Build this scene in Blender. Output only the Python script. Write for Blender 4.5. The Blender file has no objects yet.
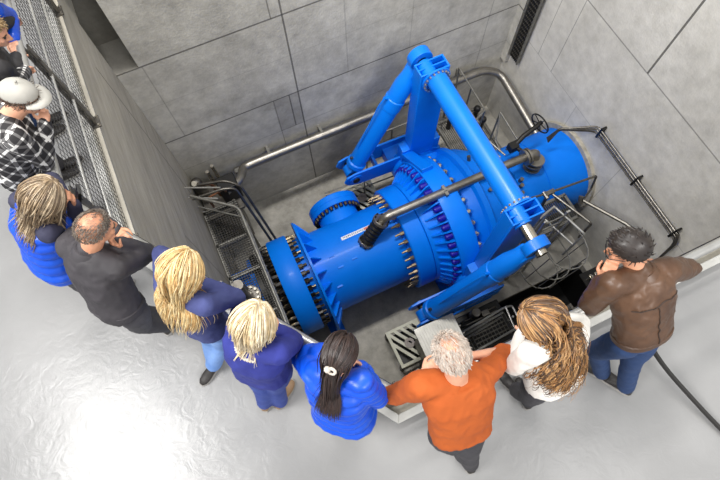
import bpy, bmesh, math, random
from mathutils import Vector, Matrix, noise, Quaternion
random.seed(7)
SC = bpy.context.scene
COL = SC.collection
PI = math.pi
V = Vector

# ------------------------------------------------------------------ materials
def _mat(name):
    m = bpy.data.materials.new(name); m.use_nodes = True
    nt = m.node_tree
    return m, nt, nt.nodes['Principled BSDF']

def lin(c):
    return tuple(((v/255)/12.92 if v/255 <= .04045 else ((v/255+.055)/1.055)**2.4) for v in c)+(1,)

def M(name, rgb, rough=.5, metal=0, rgb2=None, scale=8, stretch=None, bump=0, bscale=40, detail=4, coat=0, spec=None, sharp=None):
    """plain or two-tone noise material with optional bump"""
    m, nt, b = _mat(name)
    b.inputs['Roughness'].default_value = rough
    b.inputs['Metallic'].default_value = metal
    b.inputs['Coat Weight'].default_value = coat
    b.inputs['Coat Roughness'].default_value = .15
    if spec is not None: b.inputs['Specular IOR Level'].default_value = spec
    b.inputs['Base Color'].default_value = lin(rgb)
    L = nt.links.new
    tc = nt.nodes.new('ShaderNodeTexCoord')
    src = tc.outputs['Object']
    if stretch:
        mp = nt.nodes.new('ShaderNodeMapping'); mp.inputs['Scale'].default_value = stretch
        L(src, mp.inputs[0]); src = mp.outputs[0]
    if rgb2:
        n = nt.nodes.new('ShaderNodeTexNoise'); n.inputs['Scale'].default_value = scale; n.inputs['Detail'].default_value = detail
        r = nt.nodes.new('ShaderNodeValToRGB')
        a, c = sharp or (.32, .68)
        r.color_ramp.elements[0].position = a; r.color_ramp.elements[1].position = c
        r.color_ramp.elements[0].color = lin(rgb); r.color_ramp.elements[1].color = lin(rgb2)
        L(src, n.inputs['Vector']); L(n.outputs[0], r.inputs[0]); L(r.outputs[0], b.inputs['Base Color'])
    if bump:
        n2 = nt.nodes.new('ShaderNodeTexNoise'); n2.inputs['Scale'].default_value = bscale; n2.inputs['Detail'].default_value = 5
        bp = nt.nodes.new('ShaderNodeBump'); bp.inputs['Strength'].default_value = bump; bp.inputs['Distance'].default_value = .02
        L(src, n2.inputs['Vector']); L(n2.outputs[0], bp.inputs['Height']); L(bp.outputs[0], b.inputs['Normal'])
    return m

def concrete(name, c1, c2, lines=(), patches=(), stretch=(1,1,1)):
    """cast concrete: cloudy greys, pores, and formwork joints. lines = (axis, pos, halfwidth, axis2, centre2, half2, strength)"""
    m, nt, b = _mat(name); L = nt.links.new; N = nt.nodes.new
    b.inputs['Roughness'].default_value = .75
    g = N('ShaderNodeNewGeometry')
    sep = N('ShaderNodeSeparateXYZ'); L(g.outputs['Position'], sep.inputs[0])
    mp = N('ShaderNodeMapping'); mp.inputs['Scale'].default_value = stretch; L(g.outputs['Position'], mp.inputs[0])
    n1 = N('ShaderNodeTexNoise'); n1.inputs['Scale'].default_value = .9; n1.inputs['Detail'].default_value = 8; n1.inputs['Roughness'].default_value = .62
    n2 = N('ShaderNodeTexNoise'); n2.inputs['Scale'].default_value = 5; n2.inputs['Detail'].default_value = 8; n2.inputs['Roughness'].default_value = .7
    L(mp.outputs[0], n1.inputs[0]); L(mp.outputs[0], n2.inputs[0])
    mx = N('ShaderNodeMath'); mx.operation = 'MULTIPLY_ADD'; mx.inputs[1].default_value = .5
    hf = N('ShaderNodeMath'); hf.operation = 'MULTIPLY'; hf.inputs[1].default_value = .5
    L(n1.outputs[0], hf.inputs[0]); L(n2.outputs[0], mx.inputs[0]); L(hf.outputs[0], mx.inputs[2])
    r = N('ShaderNodeValToRGB'); r.color_ramp.elements[0].position = .36; r.color_ramp.elements[1].position = .62
    r.color_ramp.elements[0].color = lin(c1); r.color_ramp.elements[1].color = lin(c2)
    L(mx.outputs[0], r.inputs[0])
    col = r.outputs[0]
    def cmp(axis, pos, hw):
        c = N('ShaderNodeMath'); c.operation = 'COMPARE'; c.inputs[1].default_value = pos; c.inputs[2].default_value = hw
        L(sep.outputs['XYZ'.index(axis)], c.inputs[0]); return c.outputs[0]
    def both(a, d):
        c = N('ShaderNodeMath'); c.operation = 'MULTIPLY'; L(a, c.inputs[0]); L(d, c.inputs[1]); return c.outputs[0]
    for (ax, p, hw, ax2, c2_, h2, st, tone) in list(patches)+list(lines):
        k = both(cmp(ax, p, hw), cmp(ax2, c2_, h2))
        s = N('ShaderNodeMath'); s.operation = 'MULTIPLY'; s.inputs[1].default_value = st; L(k, s.inputs[0])
        x = N('ShaderNodeMix'); x.data_type = 'RGBA'; L(s.outputs[0], x.inputs[0]); L(col, x.inputs[6]); x.inputs[7].default_value = lin(tone)
        col = x.outputs[2]
    L(col, b.inputs['Base Color'])
    n3 = N('ShaderNodeTexNoise'); n3.inputs['Scale'].default_value = 30; n3.inputs['Detail'].default_value = 6
    bp = N('ShaderNodeBump'); bp.inputs['Strength'].default_value = .25; bp.inputs['Distance'].default_value = .02
    L(g.outputs['Position'], n3.inputs[0]); L(n3.outputs[0], bp.inputs['Height']); L(bp.outputs[0], b.inputs['Normal'])
    return m

DK = (70, 67, 62)
def LN(ax, p, ax2, a, b_, hw=.014, st=.75, tone=DK): return (ax, p, hw, ax2, (a+b_)/2, abs(b_-a)/2, st, tone)
W = {}
W['back'] = concrete('cast_concrete_rear', (160,156,147), (208,204,193), lines=[
    LN('Z',-1.51,'X',-3,9), LN('Z',-3.27,'X',-3,9), LN('Z',-4.2,'X',-3,9,.008,.35), LN('Z',-2.35,'X',-3,9,.006,.2),
    LN('X',1.24,'Z',-6.6,-1.51), LN('X',1.24,'Z',-1.51,4), LN('X',1.07,'Z',-1.51,4,.01,.6), LN('X',1.07,'Z',-4.2,-3.27,.012,.7),
    LN('X',.78,'Z',-4.7,-3.27,.008,.5), LN('X',2.2,'Z',-3.27,-1.51,.01,.25), LN('X',3.4,'Z',-3.27,-.5,.01,.22), LN('X',-.82,'Z',-3.27,-1.51,.01,.3),
    LN('X',5.05,'Z',-4.7,-1.51,.01,.35)],
    patches=[('X',1.0,.24,'Z',-3.75,.47,.28,(92,88,80))])
W['right'] = concrete('cast_concrete_side', (186,182,173), (220,216,207), lines=[
    LN('Z',-2.08,'Y',-3,6,.012,.55), LN('Z',-3.8,'Y',-3,6,.008,.32), LN('Y',2.7,'Z',-2.08,4,.016,.85), LN('Y',4.7,'Z',-3.8,-2.08,.007,.5),
    LN('Y',4.25,'Z',-3.8,-2.08,.007,.55), LN('Y',2.0,'Z',-6.5,-3.8,.007,.35), LN('Y',3.4,'Z',-5.2,-3.8,.007,.3)])
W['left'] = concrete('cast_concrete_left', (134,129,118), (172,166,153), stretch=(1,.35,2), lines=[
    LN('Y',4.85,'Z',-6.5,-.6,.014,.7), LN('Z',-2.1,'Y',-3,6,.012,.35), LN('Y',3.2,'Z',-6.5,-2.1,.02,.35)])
W['pit'] = concrete('pit_floor_concrete', (140,136,127), (192,187,176), lines=[])
W['side'] = concrete('niche_concrete', (84,81,75), (112,109,101))  # recess wall only: greys darker than the other walls

BLUE = M('valve_blue_paint', (0,117,232), .45, 0, (0,123,238), 2.5, bump=.03, bscale=6, coat=.04, spec=.2)
BLUE2 = M('arm_blue_paint', (0,116,228), .38, 0, (0,122,234), 3, bump=.02, bscale=8, coat=.1, spec=.4)
PURP = M('violet_cap_plastic', (26,20,150), .35)
BRASS = M('brass_studs', (150,132,104), .35, .7)
STEEL = M('brushed_stainless', (158,153,145), .38, .85, (136,132,124), 6, bump=.05, bscale=60)
STEELD = M('dull_steel', (120,116,110), .38, .85, (96,92,86), 8, bump=.08, bscale=50)
CHROME = M('polished_rod', (205,198,185), .14, 1)
DARK = M('black_steel', (30,29,28), .45, .3)
BOLT = M('dark_plated_nuts', (62,56,48), .4, .7)
BOLT2 = M('worn_dark_nuts', (34,32,30), .35, .6, (140,124,96), 9, sharp=(.5,.62))
NUT = M('bright_nuts', (205,198,184), .25, .9)
GALV = M('galvanised_steel', (140,138,132), .45, .6, (112,110,104), 14, bump=.06, bscale=40)
RAIL = M('satin_rail_tube', (182,181,177), .36, .6, (166,164,160), 10)
WIRE = M('mesh_wire', (62,60,57), .5, .5)
KERBM = M('pale_kerb_paint', (200,199,194), .45, 0, (184,182,176), 6, bump=.05)
ALU = M('ribbed_aluminium', (196,193,185), .45, .5, (176,173,166), 5)
CREAM = M('grey_cream_paint', (222,220,200), .55, 0, (200,198,178), 7, bump=.05)
RUBBER = M('black_rubber', (24,24,26), .6)
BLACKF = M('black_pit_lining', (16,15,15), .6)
WHITE = M('white_sticker', (232,234,240), .5)
INK = M('dark_blue_print', (30,40,110), .5)
PINK = M('orange_red_print', (214,120,104), .5)
STRAP = M('black_strap', (40,38,36), .7)

def floor_mat():
    m, nt, b = _mat('glossy_grey_epoxy'); L = nt.links.new; N = nt.nodes.new
    g = N('ShaderNodeNewGeometry')
    n = N('ShaderNodeTexNoise'); n.inputs['Scale'].default_value = 1.1; n.inputs['Detail'].default_value = 6
    r = N('ShaderNodeValToRGB'); r.color_ramp.elements[0].position = .35; r.color_ramp.elements[1].position = .7
    r.color_ramp.elements[0].color = lin((138,137,136)); r.color_ramp.elements[1].color = lin((155,154,153))
    L(g.outputs['Position'], n.inputs[0]); L(n.outputs[0], r.inputs[0]); L(r.outputs[0], b.inputs['Base Color'])
    n2 = N('ShaderNodeTexNoise'); n2.inputs['Scale'].default_value = 7; n2.inputs['Detail'].default_value = 3; n2.inputs['Distortion'].default_value = 2.2
    n3 = N('ShaderNodeTexNoise'); n3.inputs['Scale'].default_value = 1.6; n3.inputs['Detail'].default_value = 2
    L(g.outputs['Position'], n2.inputs[0]); L(g.outputs['Position'], n3.inputs[0])
    ad = N('ShaderNodeMath'); ad.operation = 'MULTIPLY_ADD'; ad.inputs[1].default_value = 3.0; L(n3.outputs[0], ad.inputs[0]); L(n2.outputs[0], ad.inputs[2])
    bp = N('ShaderNodeBump'); bp.inputs['Strength'].default_value = .075; bp.inputs['Distance'].default_value = .03
    L(ad.outputs[0], bp.inputs['Height']); L(bp.outputs[0], b.inputs['Normal'])
    b.inputs['Roughness'].default_value = .24
    return m
EPOXY = floor_mat()

# ------------------------------------------------------------------ mesh builder
def origin(o):
    v = V((0,0,0))
    while o is not None:
        v = v+o.location; o = o.parent
    return v

def frame(d):
    d = d.normalized(); up = V((0,0,1)) if abs(d.z) < .95 else V((1,0,0))
    a = d.cross(up).normalized(); return a, a.cross(d).normalized()

def fillet(pts, rad, n=5):
    pts = [V(p) for p in pts]; out = [pts[0]]
    for i in range(1, len(pts)-1):
        p, a, b = pts[i], pts[i-1], pts[i+1]
        r = min(rad, (a-p).length*.49, (b-p).length*.49)
        A = p+(a-p).normalized()*r; B = p+(b-p).normalized()*r
        for k in range(n+1):
            t = k/n; out.append(A*(1-t)**2+p*2*t*(1-t)+B*t*t)
    out.append(pts[-1]); return out

class MB:
    def __init__(s): s.v = []; s.f = []; s.mi = []
    def add(s, vs, fs, mi=0):
        k = len(s.v); s.v += [V(p) for p in vs]; s.f += [[i+k for i in f] for f in fs]; s.mi += [mi]*len(fs); return s
    def box(s, c, d, rot=None, mi=0):
        c = V(c); h = V(d)/2; vs = []
        for z in (-1,1):
            for y in (-1,1):
                for x in (-1,1):
                    p = V((x*h.x, y*h.y, z*h.z)); vs.append(c+(rot @ p if rot else p))
        return s.add(vs, [[0,2,3,1],[4,5,7,6],[0,1,5,4],[2,6,7,3],[0,4,6,2],[1,3,7,5]], mi)
    def beam(s, p, q, w, h, mi=0):
        p, q = V(p), V(q); d = q-p; a, b = frame(d); vs = []
        for e in (p, q):
            for (i, j) in ((-1,-1),(1,-1),(1,1),(-1,1)): vs.append(e+a*i*w/2+b*j*h/2)
        return s.add(vs, [[3,2,1,0],[4,5,6,7],[0,1,5,4],[1,2,6,5],[2,3,7,6],[3,0,4,7]], mi)
    def tube(s, pts, r, n=8, closed=False, mi=0, flat=None):
        pts = [V(p) for p in pts]; m = len(pts); rs = r if isinstance(r, (list, tuple)) else [r]*m
        vs = []; fs = []; a = None
        for i in range(m):
            if closed: d = pts[(i+1) % m]-pts[i-1]
            else: d = pts[min(i+1, m-1)]-pts[max(i-1, 0)]
            if d.length < 1e-9: d = V((0,0,1))
            d.normalize()
            if a is None: a, _ = frame(d)
            else:
                a = a-d*a.dot(d)
                if a.length < 1e-6: a, _ = frame(d)
                a.normalize()
            b = a.cross(d)
            for k in range(n):
                t = 2*PI*k/n; vs.append(pts[i]+a*math.cos(t)*rs[i]+b*math.sin(t)*rs[i]*(flat or 1))
        q = m if closed else m-1
        for i in range(q):
            for k in range(n):
                j = (i+1) % m
                fs.append([i*n+k, i*n+(k+1) % n, j*n+(k+1) % n, j*n+k])
        if not closed:
            fs.append(list(range(n))[::-1]); fs.append([(m-1)*n+k for k in range(n)])
        return s.add(vs, fs, mi)
    def cyl(s, p, q, r, r2=None, n=16, mi=0): return s.tube([p, q], [r, r if r2 is None else r2], n, mi=mi)
    def lathe(s, o, d, prof, n=48, caps=True, mi=0):
        """prof: (distance along d, radius) list"""
        o = V(o); d = V(d).normalized(); a, b = frame(d); vs = []; fs = []
        for (t, r) in prof:
            for k in range(n):
                th = 2*PI*k/n; vs.append(o+d*t+a*math.cos(th)*r+b*math.sin(th)*r)
        for i in range(len(prof)-1):
            for k in range(n): fs.append([i*n+k, i*n+(k+1) % n, (i+1)*n+(k+1) % n, (i+1)*n+k])
        if caps: fs.append(list(range(n))[::-1]); fs.append([(len(prof)-1)*n+k for k in range(n)])
        return s.add(vs, fs, mi)
    def ring(s, o, d, r0, r1, t0, t1, n=48, mi=0):
        """annular plate"""
        return s.lathe_closed(o, d, [(t0,r0),(t0,r1),(t1,r1),(t1,r0)], n, mi)
    def lathe_closed(s, o, d, prof, n=48, mi=0):
        return s.lathe(o, d, list(prof)+[prof[0]], n, caps=False, mi=mi)
    def prism(s, poly, dvec, mi=0):
        n = len(poly); dv = V(dvec); vs = [V(p) for p in poly]+[V(p)+dv for p in poly]
        fs = [list(range(n))[::-1], list(range(n, 2*n))]+[[i, (i+1) % n, n+(i+1) % n, n+i] for i in range(n)]
        return s.add(vs, fs, mi)
    def sphere(s, c, r, n=12, m=8, rot=None, mi=0):
        c = V(c); r = V((r, r, r)) if isinstance(r, (int, float)) else V(r); vs = []; fs = []
        def P(x, y, z):
            p = V((x*r.x, y*r.y, z*r.z)); return c+(rot @ p if rot else p)
        vs.append(P(0,0,1))
        for i in range(1, m):
            ph = PI*i/m
            for k in range(n):
                t = 2*PI*k/n; vs.append(P(math.sin(ph)*math.cos(t), math.sin(ph)*math.sin(t), math.cos(ph)))
        vs.append(P(0,0,-1)); last = len(vs)-1
        for k in range(n): fs.append([0, 1+k, 1+(k+1) % n])
        for i in range(m-2):
            for k in range(n): fs.append([1+i*n+k, 1+(i+1)*n+k, 1+(i+1)*n+(k+1) % n, 1+i*n+(k+1) % n])
        for k in range(n): fs.append([last, 1+(m-2)*n+(k+1) % n, 1+(m-2)*n+k])
        return s.add(vs, fs, mi)
    def mesh(s, name, mats, off=V((0,0,0)), smooth=40):
        me = bpy.data.meshes.new(name)
        me.from_pydata([tuple(p-off) for p in s.v], [], s.f)
        bm = bmesh.new(); bm.from_mesh(me); bmesh.ops.recalc_face_normals(bm, faces=bm.faces[:]); bm.to_mesh(me); bm.free()
        for m in (mats if isinstance(mats, (list, tuple)) else [mats]): me.materials.append(m)
        if any(s.mi): me.polygons.foreach_set('material_index', s.mi)
        if smooth:
            me.polygons.foreach_set('use_smooth', [True]*len(me.polygons)); me.set_sharp_from_angle(angle=math.radians(smooth))
        me.update(); return me
    def build(s, name, mats, parent=None, at=None, smooth=40, bevel=0):
        off = origin(parent) if parent else V((0,0,0))
        loc = V(at) if at is not None else None
        me = s.mesh(name, mats, off if loc is None else loc, smooth)
        o = bpy.data.objects.new(name, me); COL.objects.link(o)
        if parent: o.parent = parent
        if loc is not None: o.location = loc-off
        if bevel:
            b = o.modifiers.new('bevel', 'BEVEL'); b.width = bevel; b.segments = 2; b.limit_method = 'ANGLE'; b.angle_limit = math.radians(40)
        return o

def tag(o, label=None, cat=None, group=None, kind=None):
    if label: o['label'] = label
    if cat: o['category'] = cat
    if group: o['group'] = group
    if kind: o['kind'] = kind
    return o
def thing(name, label, cat, loc, group=None):
    o = bpy.data.objects.new(name, None); COL.objects.link(o); o.location = loc; o.empty_display_size = .1
    return tag(o, label, cat, group)
def struct(mb, name, m, label, bevel=0):
    o = mb.build(name, m, smooth=0, bevel=bevel); return tag(o, label, name.split('_')[0], kind='structure')
def part_copies(name, mesh, parent, mats4):
    """one child object per matrix (world), sharing the mesh"""
    off = origin(parent); r = []
    for Mx in mats4:
        o = bpy.data.objects.new(name, mesh); COL.objects.link(o); o.parent = parent
        X = Mx.copy(); X.translation = Mx.translation-off; o.matrix_local = X; r.append(o)
    return r
# ------------------------------------------------------------------ camera and light
cam = bpy.data.cameras.new('camera'); co = bpy.data.objects.new('camera', cam); COL.objects.link(co); SC.camera = co
cam.sensor_width = 36; cam.lens = 515/720*36; cam.clip_start = .05
R_, D_, F_ = V((0.906090,-0.422732,-0.017291)), V((-0.402005,-0.847484,-0.346646)), V((0.131884,0.321043,-0.937837))
co.matrix_world = Matrix(((R_.x, -D_.x, -F_.x, 0), (R_.y, -D_.y, -F_.y, 0), (R_.z, -D_.z, -F_.z, 4.2), (0,0,0,1)))
w = bpy.data.worlds.new('world'); SC.world = w; w.use_nodes = True
w.node_tree.nodes['Background'].inputs[0].default_value = (.93, .965, 1, 1); w.node_tree.nodes['Background'].inputs[1].default_value = .6
SC.view_settings.view_transform = 'Standard'; SC.view_settings.look = 'None'; SC.view_settings.gamma = 1; SC.view_settings.exposure = .3
def area(name, loc, target, sx, sy, power, col=(1,.985,.96), spread=180):
    l = bpy.data.lights.new(name, 'AREA'); l.shape = 'RECTANGLE'; l.size = sx; l.size_y = sy; l.energy = power; l.color = col; l.spread = math.radians(spread)
    o = bpy.data.objects.new(name, l); COL.objects.link(o); o.location = loc
    o.rotation_euler = (V(target)-V(loc)).to_track_quat('-Z', 'Y').to_euler(); return o
area('hall_lamp_pit', (1.2, 4.9, 8.5), (1.2, 4.4, -6), 4.2, .9, 270, spread=100)
area('hall_lamp_left', (-6.2, 2.3, 8.0), (-2.4, .8, 0), .7, .7, 35)
area('hall_lamp_front', (3.6, -2.6, 8.2), (1.9, -.6, 0), .4, .4, 14)
area('rear_wall_fill', (3.0, -6.5, 9.5), (3.4, 5.5, -2.0), 6.0, 3.0, 215, spread=90)  # unseen fill light, added to brighten the rear wall
area('hall_lamp_side', (-4.9, 1.8, 8.0), (5.7, 2.0, -3.8), 4.2, 2.6, 165, spread=80)

# ------------------------------------------------------------------ the setting
PZ = -6.52; XR = 5.77; YB = 5.51; XL = -1.17
b = MB()
for (x0, x1, y0, y1) in ((XL-.3, 3.3, -2.6, YB+.3), (3.3, XR+.3, 1.15, YB+.3), (3.3, XR+.3, -2.6, .05), (5.62, XR+.3, .05, 1.15)):
    b.box(((x0+x1)/2, (y0+y1)/2, PZ-.1), (x1-x0, y1-y0, .2))
struct(b, 'floor_pit', W['pit'], 'grey concrete floor at the bottom of the valve pit')
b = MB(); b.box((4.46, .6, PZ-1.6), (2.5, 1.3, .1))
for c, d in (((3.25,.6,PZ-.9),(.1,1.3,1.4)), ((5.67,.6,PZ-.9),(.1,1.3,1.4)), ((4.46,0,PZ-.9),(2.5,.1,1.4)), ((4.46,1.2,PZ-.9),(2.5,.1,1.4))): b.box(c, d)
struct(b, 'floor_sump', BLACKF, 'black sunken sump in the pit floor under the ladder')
b = MB()
b.box(((-.86+XR+.3)/2, YB+.15, -1.6), (XR+.3+.86, .3, 10.0))
b.box((-1.9, YB+.3, -4.05), (2.08, .6, 5.1))
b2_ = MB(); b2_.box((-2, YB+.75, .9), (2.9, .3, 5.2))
struct(b2_, 'wall_niche', W['side'], 'darker concrete inside the recess at the upper left corner')
struct(b, 'wall_back', W['back'], 'rear cast concrete wall of the pit with formwork joints')
b = MB(); b.box((XR+.15, 1.6, -1.6), (.3, 8.4, 10.0)); struct(b, 'wall_right', W['right'], 'pale cast concrete side wall where the blue penstock enters')
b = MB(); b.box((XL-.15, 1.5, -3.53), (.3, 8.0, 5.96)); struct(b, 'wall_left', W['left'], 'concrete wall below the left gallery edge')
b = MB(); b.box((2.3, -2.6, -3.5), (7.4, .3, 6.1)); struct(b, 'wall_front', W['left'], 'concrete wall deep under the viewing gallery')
SLAB = [(XR,-6,0),(XR,.12,0),(.304,.12,0),(XL,2.21,0),(XL,9.5,0),(-7,9.5,0),(-7,-6,0)]
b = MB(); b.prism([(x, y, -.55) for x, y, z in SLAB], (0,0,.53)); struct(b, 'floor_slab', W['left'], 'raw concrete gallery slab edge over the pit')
b = MB(); b.prism([(x, y, -.02) for x, y, z in SLAB], (0,0,.02)); struct(b, 'floor', EPOXY, 'glossy grey epoxy floor of the viewing gallery')
# raised kerb strips along the gallery edge
def strip(p, q, off0, off1, z0, z1, mb):
    p, q = V(p), V(q); d = (q-p).normalized(); n = V((d.y, -d.x, 0))
    mb.prism([p+n*off0, q+n*off0, q+n*off1, p+n*off1], (0,0,z1-z0)); return mb
EA = [V((XR,.12,.001)), V((.304,.12,.001)), V((XL,2.21,.001)), V((XL,9.5,.001))]
b = MB()
IN = [V((XR,-.05,.001)), V((.277-.06,-.05,.001)), V((XL-.12,2.165,.001)), V((XL-.12,9.5,.001))]
IN2 = [V((XR,.01,.001)), V((.277-.03,.01,.001)), V((XL-.06,2.18,.001)), V((XL-.06,9.5,.001))]
for i in range(3): b.prism([IN[i], IN[i+1], IN2[i+1], IN2[i]], (0,0,.08))
struct(b, 'trim_1', KERBM, 'pale raised kerb strip along the gallery edge', bevel=.006)
b = MB()
for i in range(3): b.prism([IN2[i], IN2[i+1], EA[i+1], EA[i]], (0,0,.012))
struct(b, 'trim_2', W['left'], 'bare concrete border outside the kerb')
b = MB(); b.box((5.72, 5.43, -1.6), (.10, .16, 6.2)); struct(b, 'trim_3', W['back'], 'concrete corner batten beside the cable tray')

# ------------------------------------------------------------------ gallery railings
def railing(p, q, posts, label, wires=True):
    p, q = V(p), V(q); L = (q-p).length; d = (q-p).normalized(); n = V((d.y, -d.x, 0))
    if n.dot(V((3,3,0))-p) < 0: n = -n
    t = thing('guard_railing', label, 'railing', p+V((0,0,.012)), 'gallery guard railings')
    b = MB(); b.cyl(p+V((0,0,1.1)), q+V((0,0,1.1)), .029, n=16); b.build('top_rail', RAIL, t)
    for z in (.42, .74):
        b = MB(); b.cyl(p+V((0,0,z))+n*.035, q+V((0,0,z))+n*.035, .014, n=10); b.build('lower_rail', RAIL, t)
    for s in posts:
        c = p+d*s
        b = MB(); b.beam(c+n*.01+V((0,0,.012)), c+V((0,0,1.07)), .07, .014); b.beam(c+n*.045+V((0,0,.012)), c+n*.035+V((0,0,1.05)), .07, .014)
        for k in range(5): b.beam(c+V((0,0,.2+k*.18)), c+n*.05+V((0,0,.2+k*.18)), .03, .03)
        b.box(c+n*.02+V((0,0,.02)), (.13,.13,.015)); post = b.build('post', STEELD, t)
        for sx in (-1, 1):
            for sy in (-1, 1): b = MB(); b.cyl(c+n*.02+V((sx*.048, sy*.048, .025)), c+n*.02+V((sx*.048, sy*.048, .045)), .011, n=6); b.build('base_bolt', NUT, post)
    b = MB(); k = 0
    while k*.055 < L:
        a = p+d*k*.055+n*.035; b.tube([a+V((0,0,.08)), a+V((0,0,1.04))], .0022, 4); k += 1
    for i in range(18): a = n*.037+V((0,0,.08+i*.0556)); b.tube([p+a, q+a], .0022, 4)
    b.build('mesh_panel', WIRE, t, smooth=0)
    return t
railing((5.72,.07,0), (.27,.07,0), (.7, 2.2, 4.28), 'straight steel guard railing leaned on by people in orange, white and brown leather')
railing((.245,.09,0), (-1.22,2.165,0), (.05, 1.3, 2.5), 'slanting steel guard railing behind the row of women in blue')
railing((-1.23,2.2,0), (-1.23,9.2,0), (.06, 1.4, 2.9, 4.4, 5.8), 'left steel guard railing with wire mesh beside the person in a pale cap')

# black strap falling from the rail to the floor
b = MB(); b.tube(fillet([(1.98,.1,.92), (2.05,-.1,.55), (2.18,-.45,.2), (2.39,-1.11,.03), (2.6,-1.8,.021), (3.4,-4.2,.021)], .3), .02, 6)
tag(b.build('cable', STRAP, at=(2.39,-1.11,0)), 'thick black cable running across the gallery floor behind the leather jacket', 'cable')

# ------------------------------------------------------------------ the big blue valve
YC = 2.92; ZC = -5.2
def A(x, dy=0, dz=0): return V((x, YC+dy, ZC+dz))
X1 = V((1,0,0))
def ring_mats(x, r, n, ph=0):
    out = []
    for k in range(n):
        th = ph+2*PI*k/n
        Mx = Matrix.Rotation(th, 4, 'X'); Mx.translation = A(x, -r*math.sin(th), r*math.cos(th)); out.append(Mx)
    return out
# penstock
pen = thing('penstock_pipe', 'wide blue penstock pipe entering the pale side wall', 'pipe', A(5.0,0,-.82))
b = MB(); b.lathe_closed(A(4.32), X1, [(0,.70),(0,.82),(1.46,.82),(1.46,.70)], 72); b.build('pipe_shell', BLUE, pen)
b = MB(); b.lathe_closed(A(4.9), X1, [(0,.818),(0,.832),(.03,.832),(.03,.818)], 72); b.build('weld_seam', BLUE, pen)
b = MB(); b.ring(A(5.70), X1, .822, .93, 0, .07, 64); b.build('wall_collar', M('collar_mortar', (188,182,168), .8, 0, (150,144,130), 8, bump=.3), pen)
# valve
val = thing('shutoff_valve', 'huge blue shut-off valve with ribbed flange and violet capped bolts', 'valve', V((3.1, YC, PZ)))
b = MB(); b.lathe(A(0), X1, [(2.3,.62),(2.3,1.0),(2.33,1.02),(2.42,1.04),(2.66,1.12),(2.66,1.31),(2.70,1.325),(3.0,1.325),(3.04,1.31),(3.04,1.16),(3.12,1.13),(3.2,1.17),(3.32,1.22),(3.36,1.3),(3.46,1.3),(3.5,1.22),(3.66,1.19),(3.86,1.08),(4.05,.95),(4.1,1.0),(4.16,1.0),(4.2,.92),(4.32,.82),(4.4,.7)], 96)
b.build('valve_body', BLUE, val)
bm_ = MB().prism([(-.30,-.013,-.205),(0,-.013,-.145),(0,-.013,.085),(-.06,-.013,.065),(-.30,-.013,-.155)], (0,.026,0)).mesh('stiffening_rib', BLUE, smooth=0)
part_copies('stiffening_rib', bm_, val, ring_mats(2.66, 1.205, 44, PI/44))
bm_ = MB().cyl((-.1,0,0), (0,0,0), .058, n=12).sphere((-.1,0,0), (.04,.058,.058), 12, 6).mesh('cap_bolt', PURP)
part_copies('cap_bolt', bm_, val, ring_mats(2.66, 1.205, 44))
bm_ = MB().cyl((0,0,0), (.05,0,0), .05, n=6).sphere((.05,0,0), (.04,.04,.04), 10, 6).mesh('ring_nut', NUT)
part_copies('ring_nut', bm_, val, ring_mats(3.04, 1.24, 36))
for th in (.95, .2, -.4):
    u = V((0,-math.sin(th),math.cos(th))); b = MB(); b.cyl(A(3.6)+u*1.18, A(3.6)+u*1.3, .035, n=8); b.build('grease_nipple', STEELD, val)
# trunnions, levers, cross tube
AX = 3.1; ZT = -2.25; YF = 1.63; YK = 4.31
for y, yb in ((YF, YC-1.0), (YK, YC+1.0)):
    s = 1 if y > YC else -1
    b = MB(); b.lathe(V((AX, YC+s*.9, ZC)), V((0,s,0)), [(0,.72),(.2,.68),(.22,.5),(.62,.46),(.62,.3)], 40); b.build('trunnion_hub', BLUE, val)
    # lever: hollow box beam, open at the top with cross webs
    l0 = MB()
    Hx, Hy, t_ = .25, .125, .028
    z0, z1 = ZC-.1, ZT
    for sy in (-1, 1): l0.box((AX, y+sy*(Hy-t_/2), (z0+z1)/2), (2*Hx, t_, z1-z0))
    for sx in (-1, 1): l0.box((AX+sx*(Hx-t_/2), y, (z0+z1)/2), (t_, 2*Hy-2*t_, z1-z0))
    l0.box((AX, y, z1-.32), (2*Hx-2*t_, 2*Hy-2*t_, .03))
    lev = l0.build('lever_arm', BLUE2, val, bevel=.008)
    b = MB(); b.box((AX, y, z1-.16), (2*Hx-2*t_, .022, .3)); b.build('web', BLUE2, lev)
    b = MB(); b.cyl((AX-.06, y-.155, z1-.13), (AX-.06, y+.155, z1-.13), .13, n=32); b.build('pin_boss', BLUE2, lev, bevel=.006)
    b = MB(); b.box((AX, y, ZC+.25), (.8, .2, 1.05)); b.cyl((AX, y-.13, ZC), (AX, y+.13, ZC), .56, n=40); b.build('lever_root', BLUE2, val, bevel=.01)
    b = MB(); b.cyl((AX-.06, y+s*.1, z1-.13), (AX-.06, y+s*(.62 if s < 0 else .34), z1-.13), .085, n=28); pn = b.build('lever_pin', CHROME, val)
b = MB(); b.cyl((AX+.02, YF+.1, ZT-.17), (AX+.02, YK-.1, ZT-.17), .165, n=40); tb = b.build('cross_tube', BLUE2, val)
for y, s in ((YF+.125, 1), (YK-.125, -1)):
    b = MB(); b.lathe(V((AX+.02, y, ZT-.2)), V((0,s,0)), [(0,.245),(.03,.245),(.03,.165)], 40); b.build('tube_flange', BLUE2, val, bevel=.004)
    bm_ = MB().cyl((0,0,0), (0,s*.035,0), .02, n=6).mesh('flange_bolt', NUT)
    ms = []
    for k in range(18):
        th = 2*PI*k/18; ms.append(Matrix.Translation((AX+.02+.205*math.sin(th), y+s*.03, ZT-.2+.205*math.cos(th))))
    part_copies('flange_bolt', bm_, val, ms)
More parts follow.
